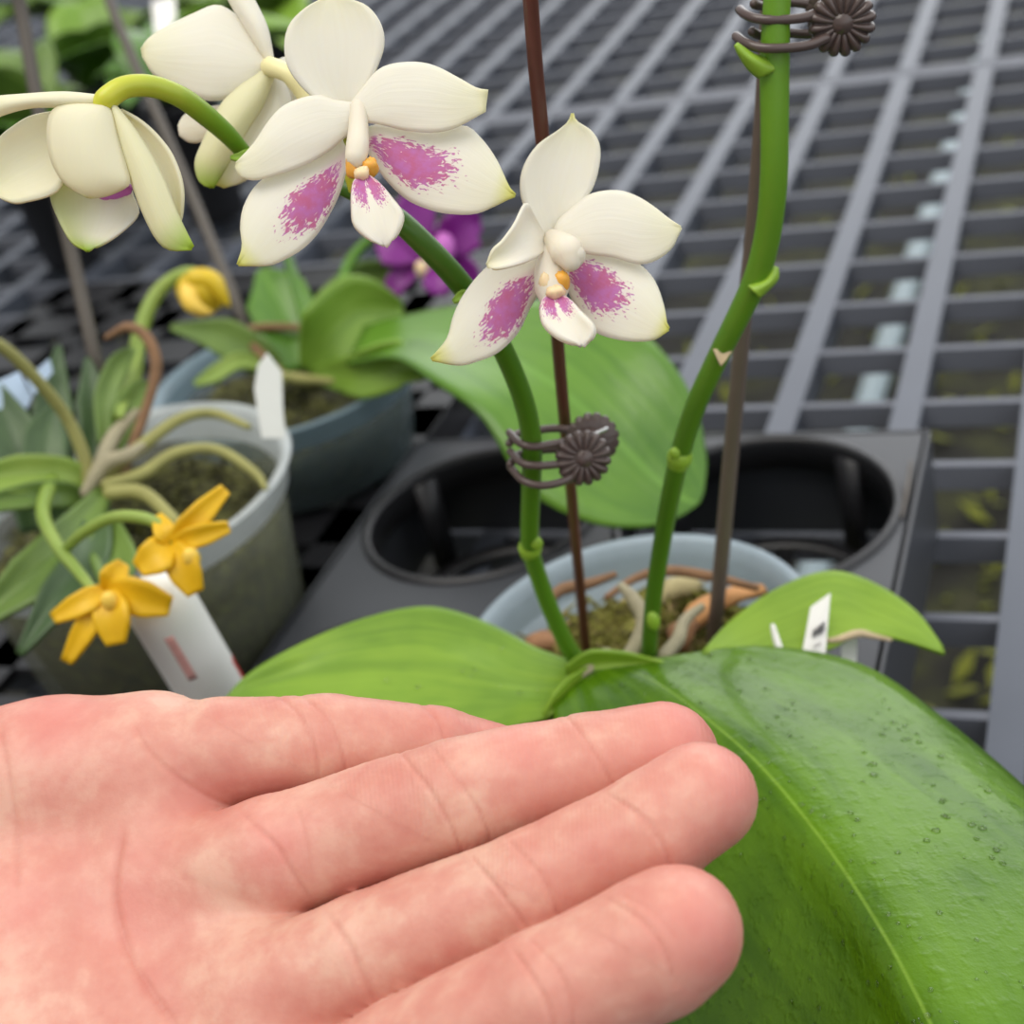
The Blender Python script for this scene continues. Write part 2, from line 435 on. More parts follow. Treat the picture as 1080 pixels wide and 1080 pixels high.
MAT['pipe'] = plain('white_pipe', (170, 188, 196), .5, .08, 20)
MAT['weed'] = plain('yellow_green_weed', (140, 146, 46), .6, .4, 14, trans=.2)

# ------------------------------------------------------------------ setting: floor and bench
ZF = -55.0
o = mk('floor', [B(-20, -260, ZF), B(-20, 160, ZF), B(420, 160, ZF), B(420, -260, ZF)], [[0, 1, 2, 3]], MAT['floor'], smooth=False)
o['kind'] = 'structure'; o['label'] = 'earth floor with green growth seen through the bench grid'

K0, PK, L0, PL = -3.3, 5.25, 3.4, 5.1
def bench_panel(l0, l1, first, label):
    t = thing('bench_panel', label, 'bench top', B((l0 + l1) / 2, -30, -2.2), 'plastic grid panels of the greenhouse bench')
    a = MB()
    for i in range(-30, 20):
        k = K0 + PK * i
        V, Fs = [], []
        a.box(B((l0 + l1) / 2, k, -1.1), LD * (l1 - l0), KD * 1.0, (0, 0, 1.8))
        a.box(B((l0 + l1) / 2, k, -.11), LD * (l1 - l0), KD * 1.2, (0, 0, .24))
    a.build('rail', MAT['bench'], t, smooth=False)
    b = MB()
    n = int(round((l1 - l0) / PL))
    ka, kb = K0 - 30 * PK, K0 + 19 * PK
    for i in range(n + 1):
        l = l0 + (l1 - l0) * i / n
        wide = i in (0, n)
        b.box(B(l, (ka + kb) / 2, -.62), KD * (kb - ka), LD * (1.0 if wide else .42), (0, 0, 1.15 if not wide else 1.2))
    b.build('slat', MAT['slat'], t, smooth=False)
bench_panel(-49, 102.5, True, 'near grey plastic grid panel of the bench, under the trays and potted orchids')
bench_panel(103.7, 256.7, False, 'far grey plastic grid panel of the bench, beyond the wide cross bar')

# pipe lying under the bench, and weeds
a, b = G(985, 215, ZF + 5), G(872, 560, ZF + 5)
tag(tube('water_pipe', [a + (a - b) * 1.0, a, b, b + (b - a) * .6], 1.5, MAT['pipe'], n=10, seg=16), 'white pipe on the floor, glimpsed as pale spots through the bench grid', 'pipe')
w = MB()
for _ in range(130):
    c = G(random.uniform(640, 1150), random.uniform(150, 760), ZF)
    c = c + np.array([random.gauss(0, 3), random.gauss(0, 3), .2])
    if random.random() < .55: c = G(random.choice([1060, 1075, 975, 1000, 760, 900]), random.choice([380, 430, 540, 600, 330]), ZF) + np.array([random.gauss(0, 4), random.gauss(0, 4), .2])
    az = random.uniform(0, 6.28); s = random.uniform(1.5, 4); d = np.array([math.cos(az), math.sin(az), .6]) * s; q = np.array([-math.sin(az), math.cos(az), 0]) * s * .22
    V = [c, c + d * .5 + q, c + d, c + d * .5 - q]
    w.add(V + [v + np.array([0, 0, -.15]) for v in V], [[0, 1, 2, 3], [7, 6, 5, 4], [0, 4, 5, 1], [1, 5, 6, 2], [2, 6, 7, 3], [3, 7, 4, 0]])
tag(w.build('weeds', MAT['weed'], smooth=False), 'yellow green weeds on the floor under the bench', 'weeds', kind='stuff')

# ------------------------------------------------------------------ pot carrier trays
def carrier_tray(holes, kmin, kmax, lmin, lmax, zt, label):
    t = thing('carrier_tray', label, 'pot tray', B((lmin + lmax) / 2, (kmin + kmax) / 2, 0), 'black plant trays on the bench')
    deck = MB(); seg = 40
    for (l, k, rad, b) in holes:
        # deck around one round hole, square outside
        inner, outer = [], []
        for j in range(seg):
            a_ = 2 * math.pi * j / seg; c_, s_ = math.cos(a_), math.sin(a_)
            q = min(((b[3] - k) if c_ > 0 else (k - b[2])) / max(abs(c_), 1e-6), ((b[1] - l) if s_ > 0 else (l - b[0])) / max(abs(s_), 1e-6))
            inner.append((l + rad * s_, k + rad * c_)); outer.append((l + q * s_, k + q * c_))
        for cl in b[:2]:
            for ck in b[2:]:
                e = min(range(seg), key=lambda j: (outer[j][0] - cl) ** 2 + (outer[j][1] - ck) ** 2); outer[e] = (cl, ck)
        V = [B(x, y, zt) for x, y in inner] + [B(x, y, zt) for x, y in outer] + [B(x, y, zt - .35) for x, y in inner] + [B(x, y, zt - .35) for x, y in outer]
        Fs = []
        for j in range(seg):
            e = (j + 1) % seg
            if (j // 5) % 2 == 0 or True:
                Fs += [[j, e, seg + e, seg + j], [2 * seg + e, 2 * seg + j, 3 * seg + j, 3 * seg + e], [2 * seg + j, 2 * seg + e, e, j]]
        deck.add(V, Fs)
    deck.build('deck', MAT['blackgrey'], t, smooth=False)
    for (l, k, rad, b) in holes:
        cup = MB()
        c = B(l, k, 0)
        # raised lip
        V, Fs, uv = lathe_geo(c, [(rad - .02, zt - .3), (rad - .05, zt + .12), (rad + .1, zt + .2), (rad + .28, zt + .1), (rad + .3, zt - .2)], 48); cup.add(V, Fs, uv)
        # cup wall hoop and floor ring
        V, Fs, uv = lathe_geo(c, [(rad - .03, zt), (rad - .06, zt - 1.1), (rad - .14, zt - 1.1), (rad - .1, zt)], 48); cup.add(V, Fs, uv)
        V, Fs, uv = lathe_geo(c, [(rad - .5, .28), (rad - .5, .5), (rad - 1.2, .5), (rad - 1.2, .28)], 48); cup.add(V, Fs, uv)
        for q in range(4):
            a_ = math.pi / 2 * q + .5; d = np.array([math.cos(a_), math.sin(a_), 0]); s_ = np.array([-d[1], d[0], 0])
            cup.box(c + d * (rad - .16) + np.array([0, 0, zt / 2]), d * .22, s_ * 1.0, (0, 0, zt - .4))
        cup.box(c + np.array([0, 0, .38]), LD * (2 * rad - 1.4), KD * .6, (0, 0, .2))
        cup.box(c + np.array([0, 0, .385]), KD * (2 * rad - 1.4), LD * .6, (0, 0, .2))
        cup.build('cup', MAT['black'], t)
    sk = MB()
    for k in (kmin, kmax): sk.box(B((lmin + lmax) / 2, k, zt / 2 + .05), LD * (lmax - lmin), KD * .25, (0, 0, zt - .1))
    for l in (lmin, lmax): sk.box(B(l, (kmin + kmax) / 2, zt / 2 + .05), KD * (kmax - kmin), LD * .25, (0, 0, zt - .1))
    sk.build('skirt', MAT['blackgrey'], t, smooth=False)
    return t
bl = [(14.1, 25.3), (25.3, 36.5), (36.5, 47.0)]; bk = [(-26.8, -17.2), (-17.2, -6.5)]
carrier_tray([((a + b) / 2, k, r, (a, b) + q) for (a, b), ks in zip(bl, ((-12.2, -22), (-12.45, -22), (-11.75, -22))) for k, q, r in ((ks[0], bk[1], 4.72), (ks[1], bk[0], 4.35))], -26.8, -6.5, 14.1, 47.0, 4.4,
             'black plastic carrier tray with round cup holes, under the blue pot of the white orchid')
# flat black tray on the left
t = thing('slotted_tray', 'flat black slotted tray standing under the two clear pots on the left', 'pot tray', B(40, -46, 0), 'black plant trays on the bench')
d = MB(); zt2 = 2.0
for i in range(15): d.box(B(10 + i * 4.3, -46.2, zt2 - .2), KD * 34.6, LD * 2.7, (0, 0, .4))
for i in range(7): d.box(B(40, -62.5 + i * 5.45, zt2 - .25), LD * 63, KD * 1.7, (0, 0, .5))
d.build('deck', MAT['black'], t, smooth=False)
d = MB()
for k in (-63.3, -29.1): d.box(B(40, k, 1.0), LD * 64, KD * .3, (0, 0, 1.9))
for l in (8.2, 72): d.box(B(l, -46.2, 1.0), KD * 34, LD * .3, (0, 0, 1.9))
d.build('skirt', MAT['black'], t, smooth=False)
print('stage bench')

# ------------------------------------------------------------------ pots
def pot(name, label, c, r, h, zb, mats, taper=.74, fill=None, group=None):
    t = thing(name, label, 'flower pot', (c[0], c[1], zb), group)
    rb = r * taper; H = h
    prof = [(0.01, .02), (rb * .8, .02), (rb, .35), (rb + (r * .93 - rb) * .5, H * .5), (r * .93, H - 1.15)]
    inn = [(a - .12, b) for a, b in prof[::-1][:-1]] ; inn[-1] = (rb * .8, .15); inn += [(0.01, .15)]
    cc = (c[0], c[1], zb)
    V, Fs, uv = lathe_geo(cc, prof, 72); mk('body', V, Fs, mats[0], t, uv=uv, solid=.09, off=-1)
    rim = [(r * .93, H - 1.2), (r * .96, H - 1.1), (r * .985, H - .25), (r * 1.02, H - .12), (r * 1.035, H), (r * 1.0, H + .06), (r * .965, H - .05), (r * .94, H - .5), (r * .915, H - 1.2)]
    V, Fs, uv = lathe_geo(cc, rim, 72); mk('rim', V, Fs, mats[1], t, uv=uv)
    return t
def medium(name, label, c, r, zb, zt, rb, mat, blades, bladem=True, group=None):
    m = MB()
    cc = (c[0], c[1], 0)
    prof = [(0.01, zb + .3), (rb, zb + .35), (r * .985, zt - .35), (r * .94, zt - .05)] + [(r * .9 * (1 - i / 10), zt + .15 * i / 10) for i in range(1, 10)] + [(.01, zt + .2)]
    def fn(rr, z, a):
        if z > zt - .3:
            z += .35 * math.sin(rr * 2.1 + 3 * a) * math.sin(rr * 1.3 - 2 * a + c[0]) + .16 * math.sin(rr * 5 + 7 * a) - .05
        return rr, z
    V, Fs, uv = lathe_geo(cc, prof, 64, fn); m.add(V, Fs, uv)
    for _ in range(blades):
        a = random.uniform(0, 6.28); rr = r * .88 * math.sqrt(random.random()); s = random.uniform(.25, .8)
        q = np.array([c[0] + rr * math.cos(a), c[1] + rr * math.sin(a), zt + random.uniform(-.1, .25)])
        b = random.uniform(0, 6.28); d = np.array([math.cos(b), math.sin(b), random.uniform(.0, .9)]) * s
        Vt, Ft, ut = tube_geo([q, q + d * .5 + np.array([0, 0, .12]), q + d], [.035, .07, .02], 5, 4, cap=False); m.add(Vt, Ft, ut)
    o = m.build(name, mat); return tag(o, label, 'moss', kind='stuff', group=group)

PC = G(671, 668, 7.5); RP = 4.85
pot('flower_pot', 'frosted blue plastic pot holding the white orchid in the middle', PC, RP, 6.84, .62, (MAT['pot'], MAT['pot']), .78)
medium('moss', 'moss and bark filling the frosted blue pot of the white orchid', PC, 4.15, 1.0, 6.2, 3.2, MAT['moss'], 420)
LC = G(123, 518, 9.6); RL = 6.05
pot('flower_pot', 'large clear plastic pot with olive moss at left, in front', LC, RL, 7.5, 2.1, (MAT['potclear'], MAT['potrim']), .8)
medium('moss', 'dark olive moss filling the large clear pot at left', LC, 5.25, 2.5, 7.9, 4.3, MAT['mossdark'], 300)
BC = G(300, 392, 6.8); RB = 5.85
pot('flower_pot', 'clear bluish plastic pot standing behind the large clear pot at left', BC, RB, 4.7, 2.1, (MAT['potback'], MAT['potbackrim']), .8)
medium('moss', 'brown green moss in the bluish pot at the back', BC, 4.95, 2.5, 5.4, 4.2, MAT['mossdark'], 150)
print('pots', PC, LC, BC)

# ------------------------------------------------------------------ the white orchid
ORC = thing('white_orchid', 'white orchid with magenta marked flowers and broad green leaves, growing in the frosted blue pot', 'orchid', (PC[0], PC[1], 6.0))
rows = [
 [(585,747,38.2),(610,722,38.5),(630,708,38.8),(645,703,38.9),(662,700,38.9),(678,698,38.9),(690,697,38.9)],
 [(590,800,36.6),(630,765,36.8),(670,738,37.1),(697,725,37.0),(735,712,37.4),(770,700,37.8),(800,684,38.2)],
 [(615,915,34.6),(680,868,34.1),(745,824,33.6),(790,797,33.4),(840,772,33.9),(880,748,35.2),(905,702,37.2)],
 [(650,1040,31.4),(745,980,31.0),(825,923,30.5),(870,890,30.3),(930,850,31.0),(985,808,32.6),(990,757,35.3)],
 [(710,1160,28.6),(815,1080,28.1),(895,1022,27.7),(935,990,27.5),(1010,935,28.4),(1075,868,30.4),(1085,838,32.8)],
 [(790,1260,26.3),(880,1180,25.9),(950,1118,25.6),(985,1087,25.5),(1070,1030,26.4),(1150,960,28.4),(1172,930,30.2)],
 [(890,1330,24.6),(955,1270,24.3),(1005,1222,24.1),(1035,1195,24.0),(1110,1140,24.8),(1190,1080,26.3),(1215,1055,27.6)],
 [(1000,1380,23.3),(1030,1350,23.1),(1060,1325,23.0),(1080,1310,23.0),(1120,1280,23.4),(1170,1240,24.2),(1190,1220,24.8)],
 [(1118,1388,22.6),(1120,1387,22.6),(1122,1386,22.6),(1124,1385,22.6),(1126,1384,22.6),(1128,1383,22.6),(1130,1382,22.6)]]
rows = [[(x, y, d + q * min(1, max(0, (i - 1) / 2))) for (x, y, d), q in zip(r, (2.3, 1.5, .6, 0, 0, 0, 0))] if i < 8 else r for i, r in enumerate(rows)]
big, bigP = leaf_from('leaf', rows, MAT['bigleaf'], ORC, 60, 31, .16)
big['label'] = 'large wet leaf reaching toward the viewer'
rows = [
 [(608,700,39.6),(603,712,39.3),(598,726,39.0),(590,742,38.7),(583,757,38.4)],
 [(565,684,40.0),(556,700,39.6),(548,722,39.1),(545,742,38.6),(545,768,38.2)],
 [(512,657,40.8),(500,680,40.3),(490,708,39.5),(484,745,38.7),(480,792,37.6)],
 [(455,641,41.0),(440,668,40.5),(430,703,39.8),(420,750,38.7),(410,805,37.4)],
 [(395,650,40.8),(376,675,40.4),(360,706,39.8),(350,750,38.8),(340,805,37.4)],
 [(330,674,40.4),(315,693,40.1),(302,716,39.8),(292,750,39.0),(282,792,37.8)],
 [(272,706,39.9),(262,716,39.7),(252,730,39.5),(248,748,39.1),(246,772,38.4)],
 [(236,741,39.5),(235,743,39.4),(234,746,39.3),(234,750,39.2),(235,754,39.0)]]
_, leftP = leaf_from('leaf', rows, MAT['leaf2'], ORC, 40, 21, .15)
rows = [
 [(740,688,38.9),(746,692,38.8),(756,698,38.7)],
 [(772,654,39.9),(785,675,39.4),(800,697,38.9)],
 [(822,620,40.4),(830,655,39.7),(845,692,39.1)],
 [(875,603,40.7),(880,640,39.9),(878,684,39.2)],
 [(922,616,40.5),(916,650,39.9),(908,669,39.5)],
 [(965,645,40.1),(957,664,39.7),(948,675,39.5)],
 [(993,682,39.6),(994,686,39.5),(996,690,39.4)]]
rows = [[(x, y, d - .45) for x, y, d in r] for r in rows]
leaf_from('leaf', rows, MAT['leaf3'], ORC, 34, 15, .12)[0]['label'] = 'small lime leaf with a browned lower edge'
# browned edge of that leaf
tube('withered_edge', pw([(868,676,38.75),(885,674,38.8),(905,668,38.95),(922,671,39.0),(940,675,39.0)]), [.05,.1,.12,.08,.04], MAT['dry'], ORC, 16, 8)
# folded young leaf bases at the crown
strap('leaf', [(600,712,38.9),(625,700,38.8),(660,698,38.6),(700,700,38.4)], [10,14,10,2], MAT['leaf3'], ORC, .5, thick=.1)
strap('leaf', [(575,755,38.3),(590,738,38.4),(605,722,38.6),(622,706,38.8)], [3,9,10,4], MAT['leaf3'], ORC, .5, thick=.1)

# flower spikes
sp1 = tube('flower_spike', pw([(622,704,39.4),(604,690,39.3),(583,648,38.3),(567,605,37.3),(559,572,36.4),(560,520,35.2),(561,470,34.0),(553,425,33.0),(532,372,31.8),(505,325,30.8),(478,290,30.1),(450,260,29.6),(420,232,29.3),(385,208,29.4),(330,185,29.7),(262,168,29.7)]),
           [.25,.235,.23,.225,.23,.235,.235,.235,.235,.24,.245,.24,.23,.2,.17,.15], MAT['stem'], ORC, 90, 16)
tube('node_ring', pw([(558,584,36.75),(559,578,36.6),(559,572,36.45)]), [.24,.31,.24], MAT['node'], sp1, 10, 16)
V, Fs = blob_geo(W(566,573,36.2), .16, .12, .2); mk('bud_scale', V, Fs, MAT['node'], sp1)
strap('bract', [(500,322,30.2),(489,312,30.0),(478,318,29.9)], [7,7,2], MAT['node'], sp1, .5, 10, 7, .05)
strap('bract', [(270,160,29.2),(258,165,29.1),(243,166,29.1)], [6,7,2], MAT['node'], sp1, .5, 10, 7, .05)
sp2 = tube('flower_spike', pw([(684,698,39.4),(686,665,38.7),(690,625,38.0),(697,580,37.2),(706,530,36.2),(717,481,35.2),(733,430,34.3),(757,377,33.4),(779,333,32.7),(798,292,32.1),(810,245,31.5),(816,190,30.9),(817,130,30.4),(817,70,30.0),(819,10,29.6),(823,-60,29.2)]),
           [.22,.22,.225,.23,.24,.25,.25,.25,.262,.285,.29,.295,.295,.31,.28,.27], MAT['stem2'], ORC, 90, 16)
tube('node_ring', pw([(714,492,35.45),(717,482,35.2),(719,475,35.1)]), [.25,.32,.25], MAT['node'], sp2, 10, 16)
V, Fs = blob_geo(W(712,478,34.9), .14, .12, .16); mk('bud_scale', V, Fs, MAT['node'], sp2)
V, Fs = blob_geo(W(689,655,38.2), .18, .14, .3); mk('bud_scale', V, Fs, MAT['node'], sp2)
petal('dry_bract', [(752,368,33.0),(756,377,33.0),(760,386,33.0)], [(772,371,33.0),(766,379,33.0),(761,386,33.0)], 33.05, 33.05, MAT['dry'], sp2, -.06, .0, 8, 7, .03)
petal('bract', [(789,302,31.7),(804,296,31.7),(810,288,31.7),(813,281,31.7)], [(801,314,31.7),(812,304,31.7),(820,294,31.7),(820,282,31.7)], 31.75, 31.9, MAT['node'], sp2, .25, -.1, 16, 9, .06)
petal('bract', [(800,82,29.7),(789,72,29.7),(780,58,29.7),(775,47,29.7)], [(822,72,29.7),(806,62,29.7),(792,56,29.7),(777,46,29.7)], 29.75, 29.5, MAT['node'], sp2, .18, -.1, 16, 9, .07)

# flowers ------------------------------------------------------------
def column_mesh(parent, path, rad, mat='column', name='column'):
    return tube(name, pw(path), rad, MAT[mat], parent, 18, 14)
# front flower
f1 = holder('flower', ORC); D = 27.6
petal('dorsal_sepal', [(360,121),(328,101),(305,73),(300,46),(306,24),(322,8),(335,1),(348,-4)], [(378,121),(386,94),(398,70),(405,46),(401,24),(387,6),(369,-1),(351,-4)], D+.35, D+.1, MAT['sepal'], f1, -.16, -.12)
petal('lateral_sepal', [(362,148),(325,166),(278,189),(259,214),(254,238),(256,260),(250,279)], [(368,165),(364,183),(355,211),(337,244),(319,263),(300,274),(283,280),(252,280)], D+.3, D-.05, MAT['sepal_l'], f1, .12, -.1)
petal('lateral_sepal', [(384,140),(395,132),(426,134),(456,139),(490,133),(508,147),(523,168),(536,196),(544,205)], [(390,163),(395,171),(407,189),(426,208),(444,218),(468,225),(499,226),(520,218),(536,210),(543,207)], D+.3, D-.05, MAT['sepal_r'], f1, .12, -.1)
petal('petal', [(368,112),(379,98),(401,73),(429,66),(456,69),(484,83),(502,93),(515,95)], [(370,126),(388,129),(401,131),(429,138),(456,140),(478,136),(499,125),(512,118)], D+.1, D-.2, MAT['petal'], f1, .1, -.15)
petal('petal', [(384,110),(352,106),(338,101),(318,104),(298,113),(284,128),(268,152),(249,172)], [(382,134),(362,146),(346,160),(322,174),(294,184),(270,190),(254,186),(249,176)], D+.1, D-.1, MAT['petal'], f1, .1, -.15)
column_mesh(f1, [(378,112,D+.1),(378,135,D-.1),(377,155,D-.35),(375,168,D-.45)], [.16,.19,.22,.2], name='column')
lp = petal('lip', [(377,186),(371,196),(371,220),(374,238),(390,253),(405,259)], [(392,186),(402,194),(413,208),(425,227),(418,249),(407,260)], D-.4, D-.75, MAT['lip'], f1, -.12, -.15, 20, 11, .1)
V, Fs = blob_geo(W(371,178,D-.42), .12, .13, .19, bump=.25); mk('side_lobe', V, Fs, MAT['callus'], lp)
V, Fs = blob_geo(W(391,176,D-.42), .15, .13, .17, bump=.25); mk('side_lobe', V, Fs, MAT['callus'], lp)
V, Fs = blob_geo(W(382,184,D-.5), .15, .12, .15, bump=.25); mk('callus', V, Fs, MAT['callus_pale'], lp)
tube('pedicel', pw([(372,118,D+.4),(366,135,D+1.0),(368,170,D+1.5),(376,200,29.35)]), [.18,.15,.15,.17], MAT['pedicel'], f1, 16, 12)
# second flower
f2 = holder('flower', ORC); D = 28.4
petal('dorsal_sepal', [(577,262),(561,230),(551,212),(549,190),(555,170),(568,152),(588,138),(600,127),(603,120)], [(598,255),(612,218),(625,198),(632,173),(632,152),(623,137),(607,127),(604,120)], D+.35, D+.05, MAT['sepal'], f2, -.16, -.12)
petal('lateral_sepal', [(568,268),(545,270),(515,281),(491,308),(479,332),(473,355),(463,369),(454,378)], [(574,290),(568,308),(558,326),(546,351),(525,372),(503,381),(484,385),(456,380)], D+.3, D-.2, MAT['sepal_l'], f2, .12, -.1)
petal('lateral_sepal', [(592,262),(618,262),(645,268),(674,279),(690,296),(699,320),(703,341),(706,346)], [(596,296),(602,312),(613,332),(626,349),(646,357),(668,360),(690,358),(705,348)], D+.3, D-.1, MAT['sepal_r'], f2, .12, -.1)
petal('petal', [(584,244),(590,232),(604,219),(623,205),(650,201),(671,207),(690,219),(705,231),(718,239)], [(586,256),(600,262),(622,268),(648,272),(674,279),(693,274),(708,262),(714,250),(718,241)], D+.1, D-.2, MAT['petal'], f2, .1, -.15)
petal('petal', [(576,248),(566,230),(555,214),(543,236),(530,254),(520,263),(513,278)], [(577,262),(568,270),(556,276),(543,280),(530,283),(520,284),(514,282)], D+.1, D-.9, MAT['petal'], f2, -.25, -.2)
tube('column_foot', pw([(588,262,D+.05),(582,285,D-.1),(582,306,D-.3),(583,322,D-.4)]), [.3,.34,.33,.2], MAT['column'], f2, 16, 14)
column_mesh(f2, [(582,252,D+.1),(590,258,D-.2),(598,266,D-.5),(602,276,D-.6)], [.2,.26,.33,.22])
V, Fs = blob_geo(W(604,270,D-.55), .25, .22, .24); mk('anther_cap', V, Fs, MAT['column'], f2)
lp = petal('lip', [(577,312),(570,320),(573,340),(586,354),(600,361),(613,365)], [(592,311),(602,316),(612,328),(626,344),(625,356),(615,365)], D-.4, D-.95, MAT['lip'], f2, -.18, -.15, 20, 11, .12)
V, Fs = blob_geo(W(576,299,D-.45), .14, .14, .22, bump=.15); mk('side_lobe', V, Fs, MAT['callus_pale'], lp)
V, Fs = blob_geo(W(593,297,D-.45), .16, .14, .2, bump=.15); mk('side_lobe', V, Fs, MAT['callus'], lp)
V, Fs = blob_geo(W(586,308,D-.6), .2, .14, .12, bump=.2); mk('callus', V, Fs, MAT['callus_pale'], lp)
tube('pedicel', pw([(584,250,D+.4),(570,262,D+.8),(548,290,D+1.7),(506,325,30.8)]), [.18,.15,.15,.16], MAT['pedicel'], f2, 16, 12)
# third flower, hanging at the left, seen from behind
f3 = holder('flower', ORC); D = 27.4
petal('petal', [(62,116),(33,122),(14,133),(-2,147),(-14,170),(-14,192)], [(70,170),(64,196),(52,206),(30,212),(14,214),(-8,206)], D+.2, D+.3, MAT['petal_y'], f3, -.25, .1)
petal('lateral_sepal', [(80,170),(56,190),(53,207),(61,230),(75,255),(91,265)], [(134,180),(140,205),(146,225),(130,243),(110,257),(93,265)], D+.6, D+.5, MAT['sepal_green'], f3, -.2, .1)
petal('petal', [(122,116),(138,150),(160,190),(188,240)], [(128,116),(148,127),(167,144),(183,167),(193,200),(191,242)], D+.3, D+.35, MAT['petal_y'], f3, -.2, .1)
petal('lateral_sepal', [(117,112),(128,158),(139,192),(150,222),(164,250),(178,263),(202,264)], [(122,112),(140,134),(156,158),(172,189),(188,228),(204,260)], D-.05, D-.1, MAT['sepal_yel'], f3, .2, -.2)
petal('dorsal_sepal', [(106,111),(72,110),(55,118),(50,140),(54,168),(66,190),(80,201),(93,208)], [(112,111),(118,120),(125,147),(133,175),(137,193),(128,200),(112,206),(96,208)], D-.1, D-.1, MAT['petal_y'], f3, .25, -.3)
petal('lateral_sepal', [(110,102),(69,98),(28,100),(-15,104),(-40,112)], [(110,110),(69,112),(33,113),(5,120),(-15,128),(-40,122)], D, D-.3, MAT['petal_y'], f3, .15, -.1)
petal('lip', [(100,200),(104,207),(112,210),(122,208)], [(118,190),(132,192),(140,200),(136,204)], D+.4, D+.5, MAT['purplepale'], f3, -.1, 0, 10, 7, .08)
tube('pedicel', pw([(258,162,29.6),(240,142,29.1),(215,120,28.5),(190,102,28.0),(160,91,27.7),(132,92,27.5),(113,104,27.4),(108,112,27.5)]), [.16,.19,.21,.21,.21,.21,.22,.2], MAT['pedicel'], f3, 40, 14)
# fourth flower, behind, seen from the back
f4 = holder('flower', ORC); D = 30.2
petal('petal', [(282,64),(270,40),(256,22),(231,6),(206,14),(172,31),(156,42),(149,52)], [(284,70),(266,90),(244,103),(217,106),(189,94),(164,80),(151,60)], D-.1, D+.1, MAT['petal'], f4, .2, -.15)
petal('dorsal_sepal', [(282,66),(258,28),(244,5),(234,-14),(226,-30)], [(288,62),(281,28),(268,0),(262,-14),(250,-30)], D-.2, D-.1, MAT['sepal'], f4, .2, -.2)
petal('lateral_sepal', [(282,70),(250,94),(231,114),(214,150),(206,172),(211,192),(222,198)], [(290,78),(277,111),(260,139),(241,172),(225,198)], D-.15, D-.05, MAT['sepal_yel'], f4, .2, -.2)
petal('lateral_sepal', [(286,78),(270,115),(240,165),(226,195)], [(296,80),(308,108),(302,150),(268,182),(255,192),(236,198)], D+.15, D+.2, MAT['sepal'], f4, .2, -.1)
petal('petal', [(286,66),(310,60),(330,74),(345,90)], [(290,80),(306,110),(330,118),(346,96)], D+.2, D+.5, MAT['petal'], f4, .2, -.1)
petal('lip', [(232,112),(212,116),(196,122),(188,134)], [(238,140),(220,148),(202,150),(190,142)], D+.4, D+.6, MAT['column'], f4, .12, 0, 14, 9, .1)
tube('pedicel', pw([(284,70,D-.2),(296,74,D-.4),(308,82,D-.5),(325,110,D-.4),(332,150,D-.35),(332,186,29.72)]), [.2,.19,.18,.16,.16,.15], MAT['pedicel_c'], f4, 24, 14)

# roots
for P, rad, mt in (
  ([(655,618,41),(668,632,40.4),(679,655,39.9),(672,680,39.5),(662,697,39.3)], [.12,.2,.22,.24,.26], 'root'),
  ([(700,693,39.1),(715,675,39.6),(722,655,40.2),(740,640,40.8)], [.2,.2,.17,.12], 'root'),
  ([(640,630,41.2),(670,610,42.0),(705,602,42.2),(750,608,42.0),(798,620,41.0)], [.1,.13,.16,.15,.1], 'driedroot'),
  ([(575,640,41.0),(592,622,41.6),(620,616,41.8),(648,606,42.2)], [.1,.18,.16,.1], 'driedroot'),
  ([(640,690,39.3),(628,700,39.0),(615,712,38.8)], [.2,.22,.18], 'root')):
    tube('root', pw(P), rad, MAT[mt], ORC, 24, 10)

# water droplets on the leaves
wd = MB()
def droplets(Pg, n, smin, smax, vr, ur):
    N_, M_ = Pg.shape[:2]
    for _ in range(n):
        i = int(random.uniform(*vr) * (N_ - 2)); j = int(random.uniform(*ur) * (M_ - 2))
        a, b, c = Pg[i, j], Pg[i + 1, j], Pg[i, j + 1]
        nn = np.cross(c - a, b - a); nn /= np.linalg.norm(nn)
        if nn @ (CAM - a) < 0: nn = -nn
        q = a + (b - a) * random.random() + (c - a) * random.random()
        x = np.cross(nn, [.3, .5, .8]); x /= np.linalg.norm(x); s = random.uniform(smin, smax)
        V, Fs = blob_geo(q + nn * (.075 + s * .12), s, s * random.uniform(.75, 1), s * .55, [x, np.cross(nn, x), nn], 5, 8); wd.add(V, Fs)
droplets(bigP, 260, .025, .075, (.08, .75), (.08, .95))
droplets(bigP, 30, .05, .10, (.3, .6), (.72, .95))
droplets(leftP, 14, .03, .09, (.05, .5), (.2, .7))
o = wd.build('water_droplets', MAT['water'], ORC); o['kind'] = 'stuff'; o['label'] = 'clear water droplets on the leaves'
print('stage orchid')

# bark chips in the pot
def chip(c, ax, s, mat, label):
    V, Fs = [], []
    x = np.array(ax, float); x /= np.linalg.norm(x); y = np.cross([0, 0, 1.0], x); y /= np.linalg.norm(y); z = np.cross(x, y)
    n = 9
    for i in range(n):
        t = i / (n - 1); k = math.sin(math.pi * (.1 + .8 * t)) ** .5
        for j in range(8):
            a = 2 * math.pi * j / 8 + .4
            rr = (1 + .22 * math.sin(3 * a + 5 * t + s[0] * 9)) * k
            V.append(np.asarray(c) + x * s[0] * (t - .5) + y * s[1] * .5 * rr * math.cos(a) + z * (s[2] * .5 * rr * math.sin(a) + .12 * math.sin(4 * t)))
    Fs = [[i * 8 + j, i * 8 + (j + 1) % 8, (i + 1) * 8 + (j + 1) % 8, (i + 1) * 8 + j] for i in range(n - 1) for j in range(8)] + [list(range(8))[::-1], [8 * (n - 1) + j for j in range(8)]]
    o = mk('bark_chip', V, Fs, mat); return tag(o, label, 'bark chip', 'bark chips in the frosted blue pot')
